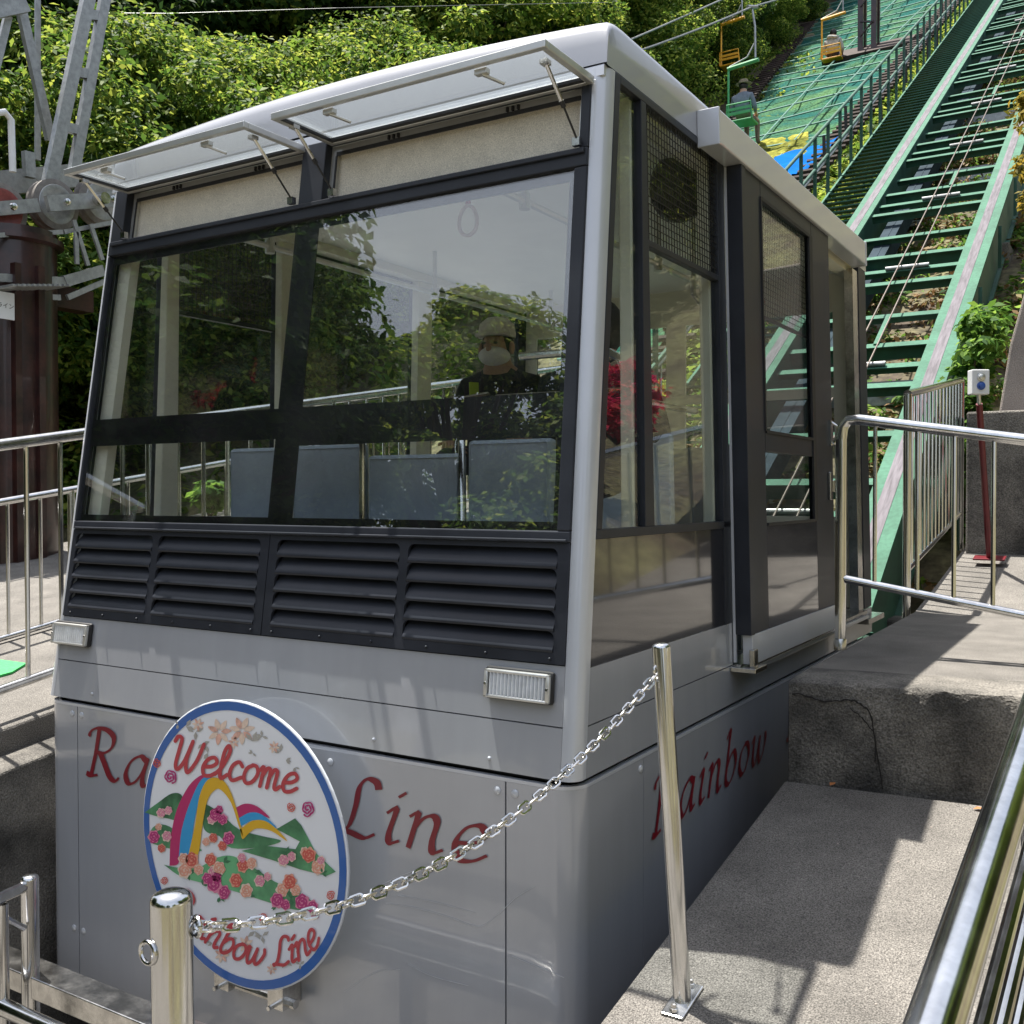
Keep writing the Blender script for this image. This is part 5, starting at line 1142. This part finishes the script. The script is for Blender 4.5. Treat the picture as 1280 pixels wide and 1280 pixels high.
fill([(4, -60, 13.5, 1.3), (3, 30, 14.5, 1.35), (4, 110, 15.5, 1.35), (3, 190, 15, 1.3), (0, 70, 19, 1.3), (2, 160, 20, 1.25), (1, 20, 22, 1.5), (1, 250, 20, 1.25), (3, 280, 16, 1.2), (0, 330, 20, 1.2),
      (1, 410, 22, 1.2), (4, 380, 17, 1.3), (2, 470, 23, 1.15), (3, 470, 18, 1.15), (0, 560, 24, 1.15), (2, 590, 21, 1.0), (1, 650, 27, 1.2), (4, 560, 19, 1.2), (3, 660, 23, 1.2), (2, 720, 28, 1.1), (0, 780, 33, 1.1), (4, 740, 26, 1.3), (4, 820, 33, 1.5), (1, 870, 40, 1.2), (3, 800, 30, 1.2), (2, 860, 36, 1.0),
      (1, 150, 28, 1.7), (1, 330, 29, 1.6), (0, 480, 31, 1.6), (1, 600, 32, 1.6), (1, 730, 36, 1.5), (0, 830, 42, 1.6), (1, 925, 48, 1.4), (0, 950, 54, 1.6), (3, 905, 43, 1.5), (1, 990, 60, 1.7), (4, 945, 50, 1.5), (1, 1030, 70, 2.0), (2, 920, 56, 1.8), (0, 1080, 80, 2.2), (1, -150, 16, 1.5), (0, -260, 20, 1.8), (3, 980, 56, 1.5),
      (3, 855, 29, .85), (1, 885, 31, .62), (3, 910, 32.5, .75), (4, 935, 34, .8), (1, 955, 36, .62), (3, 975, 38, .75), (1, 1000, 41, .65), (3, 1020, 44, .8), (1, 900, 36, .9), (1, 940, 40, .9), (1, 985, 46, .9), (0, 1040, 50, .9)])
# trees behind the viewer (mirrored in the glass); unseen ones on the right added to shade the bank
for k, x, y, s in ((1, -14.5, -7.5, 1.8), (1, -15.2, -9.6, 1.65), (0, -16.8, -12.5, 1.6), (1, -19, -11, 2.1), (0, -20, -5, 1.9), (0, -14, -19, 1.9), (0, -10.5, -21.5, 1.8), (1, -6.5, -20, 1.25), (0, -3.5, -21, 1.4), (1, -24, -14, 1.8), (0, -13, -24, 1.8), (1, -.5, -24, 1.3), (0, 4, -22, 1.3), (1, 10, -17, 1.2), (0, 14, -8, 1.2), (1, 12, 1, 1.1), (0, 13, 8, 1.2), (1, 10, 15, 1.3), (2, 6.5, 12, .9), (3, 6.0, 4.5, .8), (3, 6.5, 8, .9), (1, 7.5, 6, .9), (3, 7, 1, .9)):
    tree(k, x, y, s, 'out-of-view broadleaf tree set to mirror in the cabin glass or shade the right bank', 'trees mirrored in the glass', z=max(hz(x, y), -1.6))
def shrub(name, label, cat, C, R, per, size, mat, group=None, seed=9, base=None, kind=None):
    C = np.array(C); b = base if base is not None else (C[:, 0].mean(), C[:, 1].mean(), C[:, 2].min()-.1)
    root = thing(name, label, cat, b, group); o = bpy.data.objects.new('foliage', leaves_mesh('foliage', C-np.array(b), R, per, size, mat, seed=seed)); col.objects.link(o); o.parent = root
    m = MB()
    for k in range(0, len(C), max(1, len(C)//6)): m.tube([b, (np.array(b)+C[k])/2+np.array((0, 0, .03)), C[k]], [.02, .012, .004], 5)
    m.build('stem', 'bark', root); return root
def cloud(pxs, dep0, dep1, r, n, seed):
    g = random.Random(seed); out = []; rad = []
    for k in range(n):
        i = g.randrange(len(pxs)-1); t = g.random(); a, b = pxs[i], pxs[i+1]; d = dep0+(dep1-dep0)*g.random()
        out.append(atd(a[0]*(1-t)+b[0]*t+g.uniform(-12, 12), a[1]*(1-t)+b[1]*t+g.uniform(-8, 8), d)); rad.append(r*g.uniform(.6, 1.2))
    return out, rad
C, R = cloud([(1200, 690), (1197, 600), (1205, 540), (1215, 470), (1228, 420), (1236, 380)], 8.3, 9.0, .20, 46, 3)
shrub('ivy_bush', 'bright green leafy creeper between the track beam and the concrete block', 'bush', C, R, 60, .05, 'leaf_ivy', seed=31, base=tuple(atd(1200, 690, 8.6)))
C, R = cloud([(1292, 120), (1297, 190), (1300, 260)], 10.5, 11.2, .20, 22, 4)
shrub('conifer_bush', 'golden yellow green conifer beside the far end of the right beam', 'bush', C, R, 90, .045, 'leaf_conifer', seed=32, base=tuple(atd(1300, 420, 11)))
shrub('azalea_bush', 'red flowering azalea beyond the platform, mirrored in the side glass', 'bush', [(2.75+.22*random.gauss(0, 1), 6.0+.28*random.gauss(0, 1), 1.75+.2*random.gauss(0, 1)) for k in range(26)], [.17]*26, 60, .05, 'petal_red', seed=33)
C, R = cloud([(255, 630), (275, 605)], 8.0, 8.4, .12, 12, 6)
shrub('young_plant', 'small bright green plant beside the far walkway railing', 'plant', C, R, 40, .05, 'leaf_ivy', seed=34, base=tuple(atd(266, 660, 8.2)))
# undergrowth and litter on the slope below the track
g = np.random.default_rng(5); Cn = []; Rn = []
for k in range(900):
    y = g.uniform(4.2, 26); x = g.uniform(-3.2, .15) ; Cn.append((x, y, hz(x, y)+.06)); Rn.append(g.uniform(.12, .32))
me = leaves_mesh('undergrowth', Cn[:620], Rn[:620], 34, .05, 'leaf_ivy', squash=.5, seed=41); o = bpy.data.objects.new('undergrowth', me); col.objects.link(o); tag(o, 'green undergrowth on the slope beneath the track', 'undergrowth', kind='stuff')
me = leaves_mesh('leaf_litter', Cn[300:], [r*1.6 for r in Rn[300:]], 40, .05, 'leaf_litter', squash=.2, seed=42); o = bpy.data.objects.new('leaf_litter', me); col.objects.link(o); tag(o, 'brown fallen leaves on the slope beneath the track', 'leaf litter', kind='stuff')
Cn = []; Rn = []
for k in range(900):
    y = g.uniform(3, 30); x = g.uniform(-15, -6.2); Cn.append((x, y, hz(x, y)+.1)); Rn.append(g.uniform(.25, .6))
for k in range(400):
    y = g.uniform(8, 34); x = g.uniform(-3.55, -2.75); Cn.append((x, y, hz(x, y)+.2)); Rn.append(g.uniform(.2, .4))
me = leaves_mesh('bank_undergrowth', Cn, Rn, 40, .08, 'leaf_c', squash=.6, seed=43); o = bpy.data.objects.new('bank_undergrowth', me); col.objects.link(o); tag(o, 'leafy undergrowth covering the wooded bank', 'undergrowth', kind='stuff')

# a few fallen leaves and grit on the ramp and platform
g2 = random.Random(3)
m = MB()
for k in range(34):
    x = g2.uniform(.3, 1.15); y = g2.uniform(-.5, 1.15); z = zr(y)+.001; r = g2.uniform(.0012, .0032)
    m.obox((x, y, z), (r, r*.2, .15*r), (-.2*r, r*.8, .15*r), (0, 0, r*.5))
m.build('grit', 'concrete_pale', kind='stuff')['label'] = 'small pale grit scattered on the ramp'
for px, py, a in ((1224, 1013, .4), (1041, 982, 1.3)):
    p_ = onp(px, py, (0, 0, zr(0)), (0, -RM, 1))+np.array((0, 0, .006)); m = MB(); u = np.array((cos(a), sin(a), .1))*.02; v = np.array((-sin(a), cos(a), .05))*.011; w_ = np.array((0, 0, .004))
    m.add([p_-u, p_-u*.2+v+w_, p_+u, p_-u*.2-v+w_, p_-u*.1], [(0, 4, 1), (1, 4, 2), (2, 4, 3), (3, 4, 0)])
    tag(m.build('fallen_leaf', 'dry_leaf', recalc=False), 'small dry orange leaf lying at the foot of the concrete step' if px > 1100 else 'small dry leaf lying on the shaded ramp below the cracked step', 'leaf')
